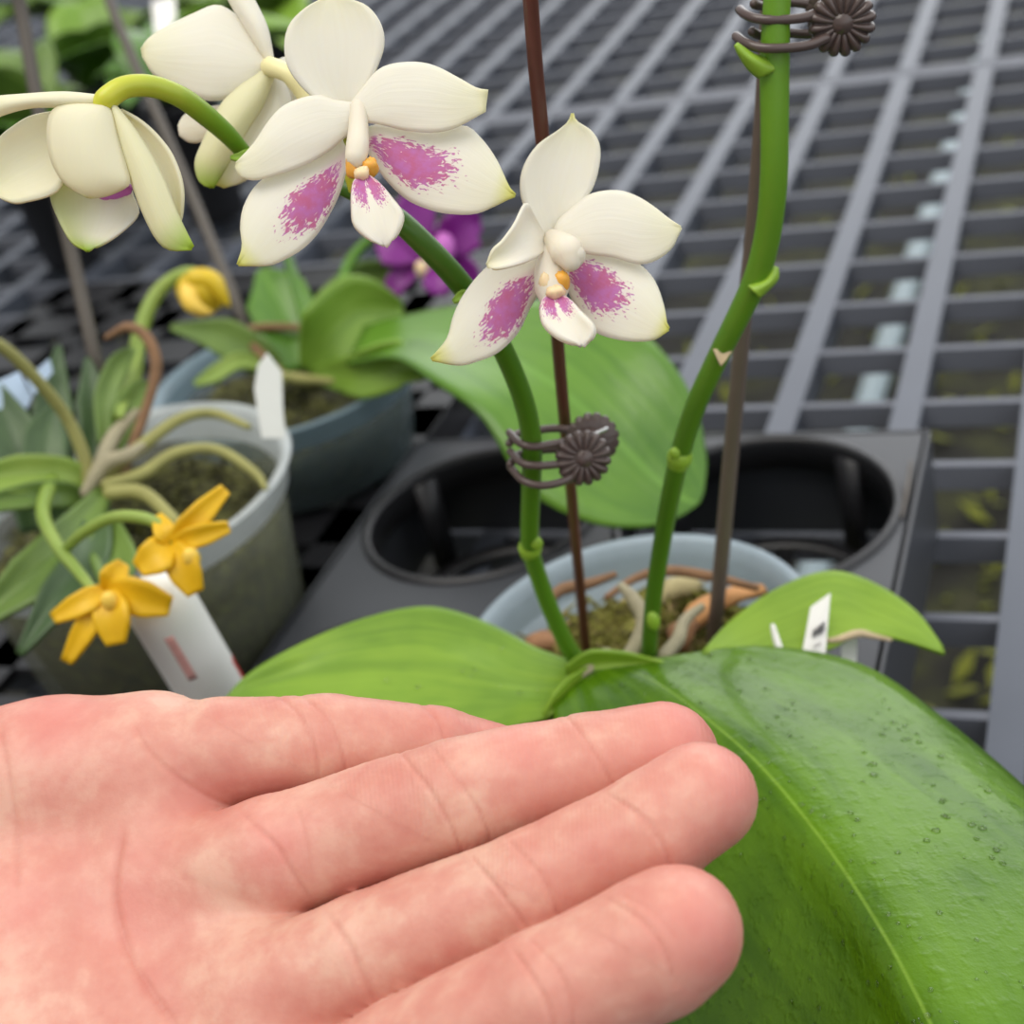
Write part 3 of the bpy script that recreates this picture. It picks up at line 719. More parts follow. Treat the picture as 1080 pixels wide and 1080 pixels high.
chip(G(738,648,7.0), (1, .5, .35), (1.6, .8, .5), MAT['barko'], 'orange bark chip lying left of the grey brown stake in the blue pot')
chip(G(778,630,6.9), (1, .1, .1), (1.7, .7, .4), MAT['barko'], 'orange bark chip at the right of the grey brown stake, by the pot wall')
chip(G(722,668,7.0), (.6, 1, .3), (1.2, .8, .6), MAT['bark'], 'brown bark chip in front of the orange chips, right of the green spike')
chip(G(572,680,6.6), (1, -.3, .1), (1.1, .8, .5), MAT['bark'], 'brown bark chip at the left pot wall beside the left flower spike')
chip(G(716,622,6.8), (1, .3, .2), (1.3, .9, .6), plain('pale_bark', (176, 164, 120), .8, .3, 160, bump=.5), 'pale bark chip behind the taller green spike in the blue pot')

# ------------------------------------------------------------------ stakes
def stake(P, rad, mat, label):
    o = tube('plant_stake', P, rad, mat, n=40, seg=14); return tag(o, label, 'plant stake', 'wire stakes in the pots')
def shaft(P, d0, d1):
    ys = [q[1] for q in P]; k = lambda y: (y - ys[0]) / (ys[-1] - ys[0])
    return [W(x, y, 1 / ((1 - k(y)) / d0 + k(y) / d1)) for x, y in P]
b1 = G(619, 693, 6.0); dep = lambda w: float((w - CAM) @ F)
stake(shaft([(555,-70),(564,60),(574,170),(589,370),(600,490),(609,590),(619,693)], 25.5, dep(b1)), .145, MAT['stake_red'], 'red brown wire stake rising beside the left flower spike with two open blooms')
b2 = G(751, 690, 6.0)
stake(shaft([(812,-60),(804,90),(793,240),(784,340),(769,500),(760,600),(751,690)], 30.3, dep(b2)), [.14,.14,.15,.2,.21,.21,.21], MAT['stake_gray'], 'grey brown wire stake behind the taller spike at right')
stake([W(2,-60,51), W(20,0,52), W(42,120,52), W(75,265,52.4), W(110,420,52.6), G(130,505,7.0)], .25, MAT['stake_far'], 'blurred grey stake standing in the large clear pot at far left')
stake([W(98,-60,70), W(115,0,69.4), W(150,85,68), W(200,200,66.5), W(262,350,64.5), G(285,400,4.8)], .25, MAT['stake_far'], 'blurred grey stake leaning in the bluish pot, behind the hanging flower')

# ------------------------------------------------------------------ daisy clips
def daisy_geo(c, nrm, r, th, petals=16, flip=1, twist=0.0):
    n = np.array(nrm, float); n /= np.linalg.norm(n)
    x = np.cross(n, [.2, .1, 1.0]); x /= np.linalg.norm(x); y = np.cross(n, x)
    V, Fs = [], []; seg = petals * 8
    prof = [(.02, .62), (.12, .6), (.2, .48), (.24, .34), (.3, .44), (.5, .56), (.75, .52), (.92, .36), (1.0, .1), (.96, -.2), (.6, -.4), (.02, -.42)]
    for i, (q, h) in enumerate(prof):
        for j in range(seg):
            a = 2 * math.pi * j / seg + twist; cc = abs(math.sin(petals * a / 2))
            rr, hh = q, h
            if .28 < q and h > -.1:
                g = cc ** .55
                hh = h - .42 * (1 - g) * min(1, (q - .2) * 3); rr = q * (1 - .10 * (1 - g) * (q > .7))
            elif q > .9: rr = q * (1 - .10 * (1 - cc ** .55))
            V.append(np.asarray(c) + (x * math.cos(a) + y * math.sin(a)) * rr * r + n * hh * th)
    for i in range(len(prof) - 1):
        for j in range(seg): Fs.append([i * seg + j, i * seg + (j + 1) % seg, (i + 1) * seg + (j + 1) % seg, (i + 1) * seg + j])
    return V, Fs
def clip(label, D, front, fr, back, br, prongs, back_prongs, spring, rad):
    c = W(front[0], front[1], D)
    t = thing('orchid_clip', label, 'orchid clip', c, 'bronze daisy clips on the spikes')
    toc = CAM - c; toc /= np.linalg.norm(toc)
    V, Fs = daisy_geo(W(front[0], front[1], D - .35), toc + np.array([.1, 0, -.25]), fr, .28); mk('daisy', V, Fs, MAT['clip'], t)
    V, Fs = daisy_geo(W(back[0], back[1], D + .55), -toc + np.array([0, 0, .2]), br, .28); mk('daisy', V, Fs, MAT['clip'], t)
    tube('hinge', pw([(front[0], front[1], D - .3), ((front[0] + back[0]) / 2, (front[1] + back[1]) / 2, D + .1), (back[0], back[1], D + .5)]), .3, MAT['clip'], t, 8, 12)
    for P in prongs + back_prongs:
        tube('prong', pw([(x, y, D + dz) for x, y, dz in P]), rad, MAT['clip'], t, 24, 10)
    if spring: tube('spring', pw([(x, y, D + dz) for x, y, dz in spring]), .05, MAT['steel'], t, 8, 8)
clip('bronze daisy clip holding the left flower spike to the red brown stake', 34.1, (615, 483), .66, (625, 463), .64,
     [[(606,464,-.2),(585,468,-.4),(563,471,-.5),(548,467,-.35),(537,456,.1)], [(604,486,-.2),(585,490,-.4),(565,491,-.5),(550,488,-.35),(538,476,.1)], [(608,496,-.2),(596,507,-.4),(572,512,-.5),(552,507,-.35),(538,492,.1)]],
     [[(622,458,.5),(590,452,.6),(566,454,.55),(545,458,.4),(537,468,.05)], [(620,480,.5),(590,474,.6),(562,476,.55),(546,480,.4),(538,490,.0)]],
     [(624,459,.1),(640,452,.15)], .095)
clip('bronze daisy clip at the top of the taller spike at right', 29.9, (888, 24), .68, (880, 12), .62,
     [[(872,8,-.3),(850,18,-.4),(822,21,-.45),(800,20,-.35),(786,15,-.1),(780,10,.15)], [(872,40,-.3),(852,48,-.4),(822,51,-.45),(800,50,-.35),(784,44,-.1),(776,38,.15)]],
     [[(880,10,.5),(850,4,.6),(820,2,.5),(803,6,.3),(795,4,.1)], [(880,34,.5),(850,36,.6),(820,34,.5),(802,37,.3),(793,33,.1)]], None, .1)

# ------------------------------------------------------------------ plant labels
def slab(name, pts, d, mat, parent, thick, nrm=None):
    """a flat plate from an outline of (px, py) at depths d"""
    P = np.array([W(x, y, dd) for (x, y), dd in zip(pts, d)])
    n = np.cross(P[1] - P[0], P[2] - P[0]); n /= np.linalg.norm(n)
    if n @ (CAM - P[0]) < 0: n = -n
    k = len(P); V = list(P) + list(P - n * thick)
    a = list(range(k)); Fs = [a, [k + i for i in a[::-1]]] + [[i, k + i, k + (i + 1) % k, (i + 1) % k] for i in a]
    return mk(name, V, Fs, mat, parent, smooth=False), n
t = thing('plant_label', 'white plastic plant label with grey print, standing between the two right leaves', 'plant label', W(850, 700, 38.4), 'white plant labels')
o, n = slab('plate', [(840,720),(855,640),(876,625),(868,720)], [38.2,38.75,38.75,38.2], MAT['label'], t, .05)
def strokes(name, segs, d, mat, parent, wpx=1.1):
    m = MB()
    for (x0, y0, x1, y1) in segs:
        V, Fs, uv = tube_geo(pw([(x0, y0, d), (x1, y1, d)]), wpx * d / f, 3, 6); m.add(V, Fs, uv)
    return m.build(name, mat, parent)
strokes('print', [(857.5,672,859,664),(859,664,861,670),(861,670,862.5,661.5),(864,668.5,865,660.5),(864,668.5,867,666),(865,664.5,867.2,662.5),(865,660.5,868,658),(868.3,664.5,869.3,656.5)], 38.42, MAT['ink'], t)
strokes('small_print', [(859,684,860,680),(861.5,682,862.5,678),(864,680.5,866,677)], 38.3, MAT['inkpale'], t, .8)
t = thing('plant_label', 'short white label stub under the small lime leaf at right', 'plant label', W(895, 700, 39.9), 'white plant labels')
slab('plate', [(886,720),(888,664),(905,664),(902,720)], [39.6,40.0,40.0,39.6], MAT['label'], t, .1)
t = thing('plant_label', 'slim cream label tip poking up between the right leaves, left of the printed label', 'plant label', W(820, 690, 38.5), 'white plant labels')
tube('tip', pw([(824,690,38.3),(818,672,38.45),(815,660,38.5)]), [.11,.1,.07], MAT['label'], t, 8, 8)
t = thing('plant_label', 'tall frosted white label at the right rim of the large clear pot', 'plant label', W(285, 470, 48.6), 'white plant labels')
slab('plate', [(276,462),(268,410),(272,385),(282,372),(297,392),(298,430),(301,462)], [48.6]*7, plain('frosted_label', (240, 242, 238), .5, .05, 60, trans=.3), t, .1)
t = thing('plant_label', 'pale blue label behind the strap leaves at the left edge of the frame', 'plant label', W(20, 430, 50), 'white plant labels')
slab('plate', [(-20,460),(-16,408),(20,392),(34,418),(12,470)], [50,50,50.6,50.6,50], MAT['bluelabel'], t, .12)
slab('plate', [(28,400),(52,378),(56,392),(36,416)], [50.3,50.9,50.9,50.3], MAT['bluelabel'], t, .12)
# stick along the tray edge
tag(tube('straw', [G(961,486,4.5), G(957,515,4.5), G(951,545,4.5)], [.05,.09,.05], MAT['stake_far'], n=10, seg=8), 'thin grey brown straw lying on the right edge of the black carrier tray', 'straw')

# white tube with red print, leaning in front of the large clear pot
A_, B_ = W(168, 634, 40.6), G(300, 858, 2.2)
ax = B_ - A_
t = thing('white_tube', 'white plastic tube with faded red print leaning in front of the large clear pot', 'tube', B_)
tb = tube('body', [A_, A_ + ax * .35, A_ + ax * .7, B_ - ax * .03], .98, MAT['whitetube'], t, 24, 40)
def on_tube(t0, ang, r=.985):
    axn = ax / np.linalg.norm(ax); c = A_ + ax * t0
    v = CAM - c; v -= axn * (v @ axn); v /= np.linalg.norm(v); s = np.cross(axn, v)
    return c + (v * math.cos(ang) + s * math.sin(ang)) * r
def patch(name, t0, t1, a0, a1, mat):
    n, m = 10, 8
    Pg = np.array([[on_tube(t0 + (t1 - t0) * i / (n - 1), a0 + (a1 - a0) * j / (m - 1)) for j in range(m)] for i in range(n)])
    V, Fs, uv = grid_geo(Pg); mk(name, V, Fs, mat, t, uv=uv, solid=.01)
import_sign = 1 if (on_tube(.3, 1.2) - on_tube(.3, 0)) @ CX > 0 else -1
patch('red_print', .06, .24, -.42 * import_sign, -.16 * import_sign, MAT['redink'])
patch('red_print', .30, .42, 1.18 * import_sign, 1.5 * import_sign, MAT['red'])

# ------------------------------------------------------------------ orchid at the left (yellow flowers)
YO = thing('yellow_orchid', 'orchid with narrow leaves and orange yellow star flowers in the large clear pot at left', 'orchid', (LC[0], LC[1], 7.9))
DSH = lambda d: d + 2.8 * min(1, max(0, (d - 41) / 4))
def st(path, w, m, fold=.4, nm='leaf'): return strap(nm, path, w, MAT[m], YO, fold)
st([(70,560,47),(58,500,47.5),(56,430,48.2),(62,365,48.8)], [14,22,22,3], 'leafdark')
st([(95,520,47),(100,460,48),(98,420,48.5),(92,378,49)], [10,17,18,3], 'leafdark')
st([(40,560,46),(30,500,46.6),(10,450,47.2),(-10,400,47.6)], [18,30,26,6], 'leafdark')
st([(75,545,46.2),(50,505,46.2),(48,460,46.8),(60,425,47.4)], [14,26,24,4], 'leafdark')
st([(105,515,45.8),(70,500,45.2),(20,500,44.6),(-40,512,44)], [8,17,20,12], 'leafpale')
st([(100,530,45.5),(70,522,44.9),(35,522,44.4),(-30,535,43.8)], [8,14,14,8], 'leafmid')
st([(110,520,45),(70,570,43.8),(30,610,43),(-30,660,42.4)], [10,24,26,8], 'leafmid')
st([(105,530,45),(95,580,43.5),(60,630,42.6),(20,690,42)], [10,22,20,4], 'leafdark')
st([(110,540,45),(120,590,43.2),(115,640,42.2)], [10,26,6], 'leafmid')
st([(118,480,46.5),(130,440,47.3),(150,412,48),(158,405,48.3)], [8,17,14,3], 'leafmid')
st([(110,470,46.8),(112,420,47.6),(125,385,48.2),(140,368,48.6)], [7,13,12,4], 'leafmid')
st([(125,440,46.8),(140,385,49),(150,352,49.6)], [5,6,4], 'leafpale', nm='leaf')
tube('flower_spike', pw([(95,520,45.6),(88,480,45.4),(70,440,45),(40,402,44.4),(5,368,43.8),(-40,345,43.2)]), [.24,.22,.2,.2,.2,.2], MAT['rootg'], YO, 24, 10)
fs = tube('flower_spike', pw([(55,505,45),(45,540,43.6),(60,575,41.8),(80,600,40.4),(98,622,39.6)]), [.24,.22,.2,.17,.14], MAT['leafpale'], YO, 24, 10)
tube('pedicel', pw([(66,582,41.5),(88,562,40.6),(118,546,40.0),(150,546,39.6),(172,556,39.4),(182,570,39.3)]), [.14,.16,.17,.17,.15,.13], MAT['leafpale'], YO, 24, 10)
tube('dried_spike', pw([(128,500,46.2),(140,470,46.8),(156,425,47.2),(165,385,47.4),(155,356,47.5),(135,345,47.6),(112,356,47.7)]), [.2,.18,.17,.2,.2,.18,.1], MAT['driedroot'], YO, 28, 10)
for P, rad, mt in (
  ([(110,500,45.5),(150,470,46),(190,442,47),(225,436,47.8),(262,450,47)], [.24,.22,.2,.18,.12], 'rootg'),
  ([(112,512,45),(150,500,45.4),(185,478,46),(228,474,46.2),(268,498,45.5),(280,515,45)], [.22,.22,.2,.18,.16,.1], 'rootg'),
  ([(115,520,44.6),(150,520,44.4),(180,545,43.6),(205,570,43.2)], [.24,.24,.2,.12], 'rootg'),
  ([(100,505,45.2),(120,460,46.6),(145,435,47.6)], [.28,.26,.18], 'root'),
  ([(90,520,45),(110,490,45.2),(135,480,45.4),(150,470,45.8)], [.2,.26,.24,.14], 'root')):
    tube('root', pw(P), rad, MAT[mt], YO, 24, 10)
def star(c, D, arms, lipc):
    h = holder('flower', YO)
    for (x, y, dz, w) in arms:
        P = [(c[0], c[1], D), ((c[0] * .55 + x * .45), (c[1] * .55 + y * .45), D - .25 + dz * .4), (x, y, D + dz)]
        strap('petal', P, [w * .55, w, w * .95, w * .5], MAT['yellow'], h, .35, 14, 7, .1)
    V, Fs = blob_geo(W(lipc[0], lipc[1], D - .45), .24, .2, .3); mk('lip', V, Fs, MAT['yellowpale'], h)
star((112, 622), 39.5, [(56,652,-.1,13),(70,698,.0,13),(122,680,-.4,20),(180,640,-.1,20),(130,594,.2,15)], (116,634))
star((180, 574), 39.3, [(238,516,.2,13),(242,556,.0,12),(206,626,-.3,18),(146,600,-.2,19),(166,544,.3,12)], (202,588))
# nodding bud
tube('pedicel', pw([(140,400,50.5),(148,350,51.5),(162,315,52),(180,296,52),(200,288,51.8),(212,296,51.8)]), [.3,.3,.28,.26,.26,.3], MAT['leafpale'], YO, 24, 10)
bd = holder('flower_bud', YO)
V, Fs = blob_geo(W(213,307,51.6), .95, .9, .82, [CX, F, -CY], 12, 18, .05); mk('bud_petal', V, Fs, MAT['bud'], bd)
petal('bud_petal', [(196,290),(205,284),(225,286),(238,305),(242,322)], [(200,302),(210,300),(222,306),(232,318),(242,324)], 50.7, 51.2, MAT['bud'], bd, .2, -.3, 14, 9, .1)
petal('bud_petal', [(192,300),(190,312),(196,326),(212,334)], [(206,298),(208,310),(214,322),(226,330)], 50.8, 50.9, MAT['yellowpale'], bd, .2, -.3, 14, 9, .1)

# ------------------------------------------------------------------ orchid at the back (purple flower, big glossy leaf)
DSH = lambda d: d + 5.0 * min(1, max(0, (d - 51) / 5))
PO = thing('purple_orchid', 'orchid with one purple flower and broad glossy leaves in the bluish pot at the back', 'orchid', (BC[0], BC[1], 5.4))
rows = [
 [(385,345,56),(375,365,55.5),(365,385,55)],
 [(470,325,54.6),(440,355,54),(415,378,53.2)],
 [(560,318,53.4),(510,368,52.6),(458,403,51.6)],
 [(640,325,52.2),(580,405,51.2),(508,440,50.4)],
 [(693,365,51.2),(640,455,50.2),(556,515,49.4)],
 [(730,420,50.4),(690,505,49.4),(620,550,48.8)],
 [(744,480,49.8),(722,528,49.0),(680,556,48.6)],
 [(742,520,49.2),(736,532,49.0),(720,544,48.8)]]
leaf_from('leaf', rows, MAT['leafback'], PO, 40, 17, .18)[0]['label'] = 'broad glossy leaf arching to the right behind the blooms'
def st2(path, w, m, fold=.4): return strap('leaf', path, w, MAT[m], PO, fold)
st2([(325,392,57),(350,360,56.5),(385,330,57),(425,325,57.6)], [12,42,44,8], 'leaflime')
st2([(315,390,58),(305,345,59),(290,310,60),(275,285,61)], [12,34,34,6], 'leafback')
st2([(300,395,58),(270,375,57.6),(235,355,57.4),(180,345,57.2)], [8,20,20,3], 'leafmid')
st2([(330,395,57),(380,395,55),(420,385,54.4),(450,395,54)], [8,26,26,6], 'leaflime')
st2([(320,385,58.5),(345,330,60),(390,295,61),(440,290,62)], [8,20,22,4], 'leafmid')
st2([(300,392,57.6),(255,380,57),(225,395,56.5),(205,405,56.3)], [5,9,9,3], 'leafpale')
tube('flower_spike', pw([(335,392,57.5),(326,350,58.6),(312,300,60),(300,262,61)]), [.32,.3,.28,.2], MAT['stem'], PO, 20, 10)
tube('flower_spike', pw([(338,388,57.5),(352,330,59),(370,275,60.4),(400,250,61),(440,258,60.6),(452,268,60)]), [.3,.28,.26,.24,.22,.2], MAT['stem'], PO, 24, 10)
pf = holder('flower', PO); D = 59.6
strap('petal', [(452,268,D),(438,240,D),(440,215,D),(448,196,D)], [10,22,20,4], MAT['purple'], pf, .3)
strap('petal', [(455,265,D),(480,250,D-.3),(496,238,D-.3),(507,236,D)], [10,24,24,8], MAT['purple'], pf, .3)
strap('petal', [(455,275,D),(478,280,D),(492,290,D),(504,308,D)], [8,16,15,4], MAT['purple'], pf, .3)
strap('petal', [(448,268,D),(425,262,D-.3),(410,258,D-.3),(398,254,D)], [10,20,22,6], MAT['purple'], pf, .3)
strap('petal', [(446,278,D),(425,290,D-.2),(415,304,D-.2),(408,325,D)], [8,13,11,3], MAT['purple'], pf, .3)
petal('lip', [(450,285),(446,300),(456,312)], [(464,285),(474,298),(472,312)], D-.8, D-1.4, MAT['purple'], pf, -.2, -.2, 12, 7, .15)
V, Fs = blob_geo(W(468,262,D-.9), .5, .4, .7, [CX, F, -CY]); mk('column', V, Fs, MAT['purplepale'], pf)
V, Fs = blob_geo(W(445,284,D-.9), .3, .3, .4); mk('callus', V, Fs, MAT['callus_pale'], pf)
for P, rad, mt in (([(300,400,56.5),(260,352,58),(300,345,58.4),(340,350,58)], [.2,.18,.18,.12], 'driedroot'), ([(290,405,55.5),(300,398,56),(320,400,56),(350,402,55.4)], [.2,.25,.25,.15], 'rootg')):
    tube('root', pw(P), rad, MAT[mt], PO, 20, 10)

DSH = lambda d: d
# ------------------------------------------------------------------ plants at the far left behind
def far_plant(base, leaves, label, hh):
    t = thing('potted_orchid', label, 'orchid', base, 'orchids at the back of the bench')
    for (az, ln, wd, el, dr, mt) in leaves:
        wleaf('leaf', np.array(base) + np.array([0, 0, hh]), az, ln, wd, el, dr, MAT[mt], t)
    return t
for i, (px, py, ph, lv, lab) in enumerate([
   (30, 150, 9, [(2.6,14,7,.7,.5,'leafback'),(.4,8,5,.9,.5,'leafmid'),(-1.1,10,6,.8,.6,'leafback'),(-1.8,11,6.5,1.1,.3,'leafmid'),(1.5,14,6,1.0,.5,'leafmid'),(-2.2,12,6,.6,.5,'leafback')], 'blurred green orchid in a small black pot at the far left edge'),
   (190, 104, 9, [(2.9,9,6,.9,.5,'leafback'),(.2,15,7,.7,.6,'leaflime'),(-1.0,15,6.5,.5,.5,'leafmid'),(1.8,13,6,.9,.5,'leafback'),(-2.0,9,6,.8,.5,'leafback'),(-.4,12,6.5,1.1,.35,'leaflime')], 'blurred green orchid in a small black pot, just behind the yellow green flower stalk'),
   (110, 88, 8, [(2.7,11,6,.9,.5,'leafback'),(.5,11,6,1.0,.5,'leafmid'),(-.8,11,6.5,.8,.4,'leafback'),(1.7,12,6,1.1,.4,'leaflime'),(-2.0,11,6.5,.8,.4,'leafback'),(-1.4,9,6,1.1,.3,'leafmid')], 'blurred green orchid in a small black pot, just above the hanging flower'),
   (285, 20, 9, [(2.8,15,7,.6,.5,'leafmid'),(.0,13,7,.7,.6,'leaflime'),(-1.4,14,6,.5,.5,'leaflime'),(1.6,13,6,.9,.5,'leafback'),(-1.9,12,6.5,1.0,.4,'leafmid'),(-2.6,15,6.5,.6,.6,'leafmid')], 'blurred bright green orchid in a small black pot, behind the upper back-facing flower'),
   (75, 20, 9, [(2.8,16,7,.8,.5,'leafmid'),(.3,16,7,.8,.6,'leafback'),(-1.2,16,7,.6,.5,'leafback'),(1.6,15,6,1.0,.5,'leafmid'),(-2.3,15,6.5,.6,.5,'leafmid')], 'blurred green orchid in a small black pot, farthest back in the upper left corner')]):
    c = G(px, py, ph); base = np.array([c[0], c[1], .35])
    pt = thing('flower_pot', 'small black plastic pot of the %s' % ['orchid at the far left edge', 'orchid behind the flower stalk', 'orchid above the hanging flower', 'bright green orchid behind the upper flower', 'orchid in the upper left corner'][i], 'flower pot', base, 'black pots at the back of the bench')
    V, Fs, uv = lathe_geo(base, [(.01, 0), (1.9, 0), (2.0, .3), (2.5, ph - 1.2), (2.7, ph - 1.1), (2.75, ph), (2.5, ph), (2.4, ph - .9), (.01, ph - .9)], 40); mk('body', V, Fs, MAT['black'], pt, uv=uv)
    far_plant((base[0], base[1], base[2] + .0), lv, lab, ph - .8)
t = thing('plant_label', 'blurred white label in a pot at the top, behind the back-facing flower', 'plant label', G(172, 60, 8), 'white plant labels')
slab('plate', [(164,40),(160,2),(184,-4),(186,36)], [96, 98, 98, 96], MAT['label'], t, .15)

# ------------------------------------------------------------------ the hand
def cam_pt(x, y, d): return np.array([(x - 540) / f * d, (y - 540) / f * d, d])       # camera-axis coordinates in cm, only used while sculpting
HS = 1.10                                            # overall hand size
vox = .085
def build_hand():
    fingers = {
      'pinky': [((150,815),25.2,1.0),((232,795),25.0,.93),((345,785),24.9,.84),((460,793),25.1,.76),((565,822),25.6,.68)],
      'ring':  [((180,945),24.0,1.05),((290,905),23.6,.98),((482,843),23.1,.93),((622,812),23.1,.88),((700,798),23.2,.85)],
      'middle':[((280,1060),22.6,1.05),((385,1010),22.2,.95),((562,938),21.6,.86),((688,876),21.5,.83),((742,842),21.6,.79)],
      'index': [((330,1190),21.2,1.1),((432,1128),20.7,1.0),((580,1054),20.1,.96),((690,1000),20.0,.93),((713,984),20.0,.90)]}
    palm = [((-460,1060),24.6,2.0,(-150,858),25.8,1.55), ((-150,858),25.8,1.55,(60,828),25.6,1.35), ((60,828),25.6,1.35,(160,812),25.3,1.2),
            ((-460,1060),24.6,2.0,(180,945),24.4,1.15), ((-460,1060),24.4,2.0,(280,1060),23.2,1.15), ((-460,1120),24.2,2.0,(330,1190),21.8,1.2),
            ((160,812),25.3,1.1,(190,945),24.3,1.1), ((190,945),24.3,1.1,(285,1060),23.0,1.1), ((285,1060),23.0,1.1,(335,1190),21.7,1.1),
            ((-400,1180),23.6,1.9,(-40,1220),22.2,1.7), ((-40,1220),22.2,1.7,(140,1330),21.4,1.25)]
    thumb = [((-60,1260),22.2,1.5),((180,1390),21.4,1.15),((350,1440),20.8,1.0),((470,1430),20.4,.82)]
    arm = [((-460,1080),24.6,2.1),((-760,1120),25.2,2.3),((-1150,1180),26.0,3.0)]
    lo = np.array([-31.0, 2.0, 17.5]); hi = np.array([5.6, 16.5, 30.0])
    n = ((hi - lo) / vox).astype(int)
    gx = lo[0] + vox * np.arange(n[0], dtype=np.float32); gy = lo[1] + vox * np.arange(n[1], dtype=np.float32); gz = lo[2] + vox * np.arange(n[2], dtype=np.float32)
    X = gx[:, None, None]; Y = gy[None, :, None]; Z = gz[None, None, :]
    def cone(a, ra, b, rb):
        ba = (b - a).astype(np.float32); L2 = float(ba @ ba)
        t = ((X - a[0]) * ba[0] + (Y - a[1]) * ba[1] + (Z - a[2]) * ba[2]) / L2
        np.clip(t, 0, 1, out=t)
        return np.sqrt((X - a[0] - t * ba[0]) ** 2 + (Y - a[1] - t * ba[1]) ** 2 + (Z - a[2] - t * ba[2]) ** 2) - (ra + (rb - ra) * t)
    def smin(a, b, k):
        h = np.clip(.5 + .5 * (b - a) / k, 0, 1); return b + (a - b) * h - k * h * (1 - h)
    def chain(ch, k):
        d = None
        for (p0, d0, r0), (p1, d1, r1) in zip(ch[:-1], ch[1:]):
            c = cone(cam_pt(*p0, d0), r0, cam_pt(*p1, d1), r1); d = c if d is None else smin(d, c, k)
        return d
    pm = None
    for (a, da, ra, b, db, rb) in palm:
        c = cone(cam_pt(*a, da), ra, cam_pt(*b, db), rb); pm = c if pm is None else smin(pm, c, .7)
    pm = smin(pm, chain(arm, .6), .8)
    tot = None
    for nm, ch in fingers.items():
        d = smin(chain(ch, .12), pm, .28)
        tot = d if tot is None else smin(tot, d, .05)
    tot = smin(tot, smin(chain(thumb, .2), pm, .5), .1)
    # naive surface nets
    S = tot; ins = S < 0
    nx, ny, nz = S.shape
    acc = np.zeros((nx - 1, ny - 1, nz - 1, 3), np.float32); cnt = np.zeros((nx - 1, ny - 1, nz - 1), np.float32)
    offs = [(i, j, k) for i in (0, 1) for j in (0, 1) for k in (0, 1)]
    def sl(o): return S[o[0]:nx - 1 + o[0], o[1]:ny - 1 + o[1], o[2]:nz - 1 + o[2]]
    for ax_ in range(3):
        for o in offs:
            if o[ax_]: continue
            e = list(o); e[ax_] = 1
            a, b = sl(o), sl(e)
            m = (a < 0) != (b < 0)
            tt = np.where(m, a / np.where(m, a - b, 1), 0)
            for q in range(3):
                acc[..., q] += np.where(m, (tt if q == ax_ else o[q]), 0)
            cnt += m
    act = cnt > 0
    idx = -np.ones(cnt.shape, np.int64); idx[act] = np.arange(act.sum())
    ijk = np.argwhere(act)
    V = lo + vox * (ijk + acc[act] / cnt[act][:, None])
    quads = []
    for ax_ in range(3):
        o2 = [q for q in range(3) if q != ax_]
        A = ins; sl0 = [slice(None)] * 3; sl1 = [slice(None)] * 3; sl0[ax_] = slice(0, -1); sl1[ax_] = slice(1, None)
        ch = A[tuple(sl0)] != A[tuple(sl1)]
        E = np.argwhere(ch)
        E = E[(E[:, o2[0]] > 0) & (E[:, o2[1]] > 0) & (E[:, o2[0]] < S.shape[o2[0]] - 1) & (E[:, o2[1]] < S.shape[o2[1]] - 1)]
        def at(d0, d1):
            q = E.copy(); q[:, o2[0]] -= d0; q[:, o2[1]] -= d1; return idx[q[:, 0], q[:, 1], q[:, 2]]
        Q = np.stack([at(1, 1), at(0, 1), at(0, 0), at(1, 0)], 1)
        inside0 = A[E[:, 0], E[:, 1], E[:, 2]]
        fl = inside0 if ax_ != 1 else ~inside0
        Q[~fl] = Q[~fl][:, ::-1]
        quads.append(Q)
    Q = np.concatenate(quads); Q = Q[(Q >= 0).all(1)]
    return V, Q, fingers
V, Q, fingers = build_hand()
tmp = bpy.data.meshes.new('tmp'); tmp.from_pydata(V.tolist(), [], Q.tolist()); tmp.update()
to = bpy.data.objects.new('tmp', tmp); COL.objects.link(to)
md = to.modifiers.new('sm', 'SMOOTH'); md.factor = .5; md.iterations = 4
md = to.modifiers.new('ss', 'SUBSURF'); md.levels = 1; md.render_levels = 1
dg = bpy.context.evaluated_depsgraph_get(); ev = to.evaluated_get(dg); me2 = ev.to_mesh()
nv = len(me2.vertices); V = np.zeros(nv * 3); me2.vertices.foreach_get('co', V); V = V.reshape(-1, 3)
Nr = np.zeros(nv * 3); me2.vertices.foreach_get('normal', Nr); Nr = Nr.reshape(-1, 3)
Q = [list(q.vertices) for q in me2.polygons]
ev.to_mesh_clear(); bpy.data.objects.remove(to); bpy.data.meshes.remove(tmp)
